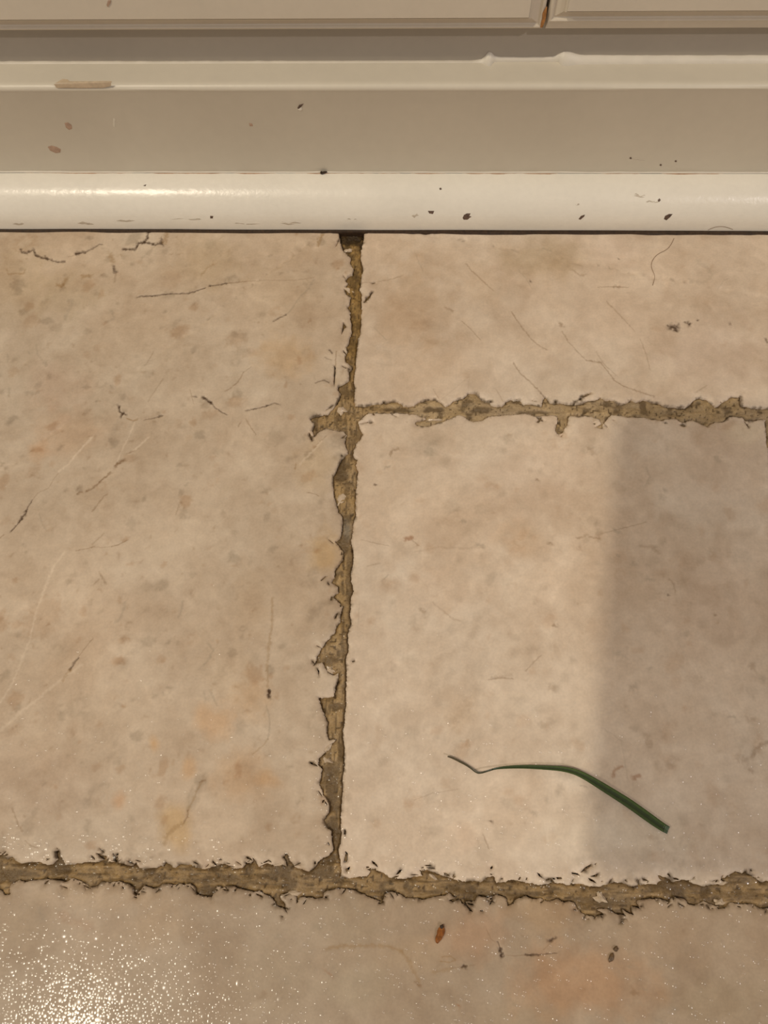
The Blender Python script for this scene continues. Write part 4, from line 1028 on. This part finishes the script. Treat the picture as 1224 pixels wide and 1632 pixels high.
# smooth the path
GS = np.stack([np.interp(ti, tt, GP[:, k]) for k in range(3)], 1)
for _ in range(4):
    GS[1:-1] = (GS[:-2] + 2 * GS[1:-1] + GS[2:]) / 4
WS = np.interp(ti, tt, GW)
lift = .0007 + .0012 * np.exp(-((ti - 7.5) / 2.2) ** 2) + .0016 * np.exp(-((ti - 17) / 4) ** 2) + .0010 * np.exp(-((ti - 0) / 3) ** 2)
lift[-12:] = np.linspace(lift[-12], .0006, 12)
T = np.gradient(GS, axis=0)
T /= np.linalg.norm(T, axis=1)[:, None]
Nn = np.stack([-T[:, 1], T[:, 0], np.zeros(len(T))], 1)
SEC = [(-1, .28), (-.62, .16), (-.22, .02), (0, -.06), (.22, .02), (.62, .20), (1, .34), (.9, .20), (.35, -.16), (0, -.26), (-.35, -.16), (-.9, .14)]


def strip(i0, i1, name, parent, cols):
    vv, ff, cc = [], [], []
    m = len(SEC)
    for n_, i in enumerate(range(i0, i1)):
        for j, (s, h) in enumerate(SEC):
            vv.append(GS[i] + Nn[i] * s * WS[i] + np.array([0, 0, lift[i] + h * WS[i] * .9 + .0001]))
            cc.append(cols(i, j, s))
        if n_:
            p, q = (n_ - 1) * m, n_ * m
            ff += [(p + k, p + (k + 1) % m, q + (k + 1) % m, q + k) for k in range(m)]
    ff += [tuple(range(m - 1, -1, -1)), tuple((i1 - i0 - 1) * m + k for k in range(m))]
    vv = [v - np.array(parent.location) for v in vv]
    return mesh(name, vv, ff, M_GRASS, parent, True, np.array(cc))


def gcol(i, j, s):
    f = min(1.0, max(0.0, (i - 52) / 40))
    a = np.array((.030, .056, .010)) * (1 - f) + np.array((.046, .078, .014)) * f
    if abs(s) < .3:
        a = a * .55
    elif s > .55:
        a = a * 1.3
    return a


gb = empty('grass_blade', tuple(GP[14]))
tag(gb, 'green grass blade with a kinked dry tip lying on the pale tile', 'grass blade')
CUT = 46
strip(CUT - 1, 127, 'blade', gb, gcol)
strip(0, CUT, 'dry_tip', gb, lambda i, j, s: np.array((.085, .062, .028)) * (1 - i / 60) + np.array((.018, .035, .012)) * (i / 60))['label'] = 'thin brown curled tip'
strip(126, 130, 'cut_end', gb, lambda i, j, s: np.array((.075, .115, .06)))['label'] = 'pale cut end'


def crumb(name, u, v, L, w, ang, mat, label, cat, seed, hgt=.0009, part=None):
    x, y = at_floor(u, v)
    s = 1 / 4.2e3
    e = empty(name, (x, y, 0))
    o = lumpy('husk' if part is None else part, 0, 0, hgt * .72, L * s / 2, w * s / 2, hgt, ang, mat, e, seed, 3, .22)
    tag(e, label, cat)
    return e


e = crumb('seed_husk', 701, 1489, 26, 12, 1.2, M_AMBER, 'glossy amber husk on the darker front tile below the grout', 'husk', 5)
lumpy('dark_end', .0008, .0026, .0010, .0009, .0007, .0007, .4, M_GRIME, e, 9)
M_CRUMB = flat_mat('brown_crumb', (0.10, 0.055, 0.02), ((900, .6, 1.4, 2.0),), None, .4)
crumb('crumb', 981, 1512, 8, 7, .3, M_CRUMB, 'round dark brown crumb on the front tile, upper of two', 'crumb', 6, .0006, 'grain')
crumb('crumb', 974, 1526, 14, 7, 1.1, M_CRUMB, 'long brown crumb on the front tile, lower of two', 'crumb', 7, .0005, 'grain')

# dark winged speck on top of the moulding
P0, N0 = on_shoe(515, 277)
sp = empty('dead_insect', tuple(P0))
tag(sp, 'tiny black dead insect stuck on top of the moulding', 'insect')
lumpy('body', 0, -.0001, .0005, .0013, .0006, .0005, .35, M_GRIME, sp, 15, 2, .4)
for k, (dx, an) in enumerate(((.0010, .9), (.0003, 1.3), (-.0009, 2.2))):
    lumpy('wing' if k < 2 else 'leg', dx, .0000, .0010, .0012 if k < 2 else .0007, .00025, .0007, an * .3, M_GRIME, sp, 16 + k, 2, .2)


def hair(name, px, label, place, r=.00010):
    pts = [place(u, v) for u, v in px]
    cu = bpy.data.curves.new(name, 'CURVE')
    cu.dimensions = '3D'
    cu.bevel_depth = r
    cu.bevel_resolution = 1
    s = cu.splines.new('NURBS')
    s.points.add(len(pts) - 1)
    for p, q in zip(s.points, pts):
        p.co = (*q, 1)
    s.use_endpoint_u = True
    s.order_u = 3
    tmp = bpy.data.objects.new(name, cu)
    C.objects.link(tmp)
    bpy.context.view_layer.update()
    me = bpy.data.meshes.new_from_object(tmp.evaluated_get(bpy.context.evaluated_depsgraph_get()))
    bpy.data.objects.remove(tmp)
    o = link(name, me, M_HAIR)
    tag(o, label, 'hair')
    return o


fl3 = lambda u, v: (*at_floor(u, v), .00022)
hair('hair', [(1074, 380), (1070, 390), (1062, 399), (1048, 405), (1040, 414), (1037, 424), (1041, 434), (1044, 442), (1040, 455)], 'short curled brown hair lying on the tile with two black spots', fl3)
sh3 = lambda u, v: tuple(on_shoe(u, v)[0] + on_shoe(u, v)[1] * .0003)
hair('hair', [(1128, 366), (1136, 362), (1146, 360), (1158, 361), (1168, 365)], 'dark arched hair clinging to the foot of the moulding', sh3, .00009)

# ------------------------------------------------------------------ water: beads of all sizes on the wet floor (uncountable)
g = np.random.default_rng(21)
drops = []
cells = {}


def free_spot(x, y, r):
    """beads that touch would run together: keep them apart"""
    i, j = int(x // .003), int(y // .003)
    for a in (-1, 0, 1):
        for b in (-1, 0, 1):
            for (u, v, q) in cells.get((i + a, j + b), ()):
                if (u - x) ** 2 + (v - y) ** 2 < (.84 * (r + q)) ** 2:
                    return False
    cells.setdefault((i, j), []).append((x, y, r))
    return True


def scatter(n, u0, u1, v0, v1, rmin, rmax, pw, slope, keepf=None):
    for _ in range(n):
        u, v = g.uniform(u0, u1), g.uniform(v0, v1)
        if keepf is not None and g.random() > keepf(u, v):
            continue
        x, y = at_floor(u, v)
        r = rmin + (rmax - rmin) * g.random() ** pw
        if free_spot(x, y, r):
            calm = min(1.0, .30 + .70 * math.hypot(u - 125, v - 1635) / 130)      # the puddled middle lies flatter
            drops.append((x, y, r, slope * calm * g.uniform(.65, 1.25)))


for (u, v, r) in ((604, 552, .0017), (633, 552, .0012), (623, 577, .0013), (1053, 1347, .0019), (1070, 1330, .0016), (1188, 1403, .0016), (1202, 1403, .0011), (1040, 630, .001), (1093, 635, .001), (503, 413, .0012), (548, 1320, .001), (925, 1395, .0012), (1013, 1411, .0011)):
    x, y = at_floor(u, v)
    free_spot(x, y, r)
    drops.append((x, y, r, .34))
core = lambda u, v, a, b: math.exp(-(((u - 130) / a) ** 2 + ((v - 1655) / b) ** 2))
scatter(900, -240, 480, 1480, 1900, .0006, .0011, 1.5, .14, lambda u, v: core(u, v, 170, 110))
scatter(22000, -200, 460, 1480, 1860, .00034, .00062, 1.5, .11, lambda u, v: core(u, v, 135, 92))
scatter(14000, -300, 560, 1440, 1960, .00028, .0007, 2.0, .20, lambda u, v: min(1, core(u, v, 240, 135) + .015))
scatter(3600, -140, 1400, 1080, 1800, .0005, .0011, 1.8, .52, lambda u, v: min(1, max(0, (v - 1050) / 330)) * .62)
scatter(420, -20, 1244, 760, 1200, .0004, .0009, 1.8, .55, lambda u, v: .12 + .25 * (v > 1000))
scatter(420, 0, 380, 1330, 1382, .0005, .0013, 1.4, .36, lambda u, v: .05 + (math.sin(u / 13.0) * math.sin(u / 29.0 + v / 19.0) > .25))
scatter(140, 500, 565, 980, 1400, .0003, .0008, 1.4, .40)
scatter(150, 0, 1224, 1370, 1425, .0003, .0008, 1.4, .40)
vv, ff = [], []
K = 10
for (x, y, r, sl) in drops:
    b0 = len(vv)
    h = r * sl * .5
    el = g.uniform(.8, 1.2)
    vv.append((x, y, h + .00022))
    for q in (.38, .72, 1.0):
        for k in range(K):
            a = 2 * math.pi * (k + .5 * (q == .72)) / K
            vv.append((x + r * q * math.cos(a) * el, y + r * q * math.sin(a) / el, h * (1 - q * q) + .00022))
    for k in range(K):
        k2 = (k + 1) % K
        ff.append((b0, b0 + 1 + k, b0 + 1 + k2))
        for rr in range(2):
            s0, s1 = b0 + 1 + rr * K, b0 + 1 + (rr + 1) * K
            ff.append((s0 + k, s1 + k, s1 + k2, s0 + k2))
wd = mesh('water_droplets', vv, ff, M_WATER, None, True)
tag(wd, 'clear water beads scattered over the wet tiles, densest at lower left', 'water', kind='stuff')

# ------------------------------------------------------------------ the phone that takes the picture (its shadow falls on the pale tile)
Mw = cam_ob.matrix_world


def phone():
    e = bpy.data.objects.new('smartphone', None)
    C.objects.link(e)
    e.matrix_world = Mw
    tag(e, 'dark smartphone held above the floor, seen only by its shadow', 'phone')
    x0, x1, y0, y1, r = -.060, .036, -.086, .088, .010
    n = 6
    ring = []
    for cx, cy, a0 in ((x1 - r, y1 - r, 0), (x0 + r, y1 - r, 90), (x0 + r, y0 + r, 180), (x1 - r, y0 + r, 270)):
        for k in range(n + 1):
            a = math.radians(a0 + 90 * k / n)
            ring.append((cx + r * math.cos(a), cy + r * math.sin(a)))
    def slab(name, z0, z1, ring, mat):
        m = len(ring)
        vv = [(x, y, z0) for x, y in ring] + [(x, y, z1) for x, y in ring]
        ff = [tuple(range(m - 1, -1, -1)), tuple(range(m, 2 * m))] + [(i, (i + 1) % m, m + (i + 1) % m, m + i) for i in range(m)]
        o = mesh(name, vv, ff, mat)
        o.parent = e
        return o
    slab('body', .002, .0095, ring, M_PHONE)
    c = np.mean(ring, 0)
    slab('screen', .0096, .0100, [(c[0] + (x - c[0]) * .95, c[1] + (y - c[1]) * .97) for x, y in ring], M_PHONE)


phone()
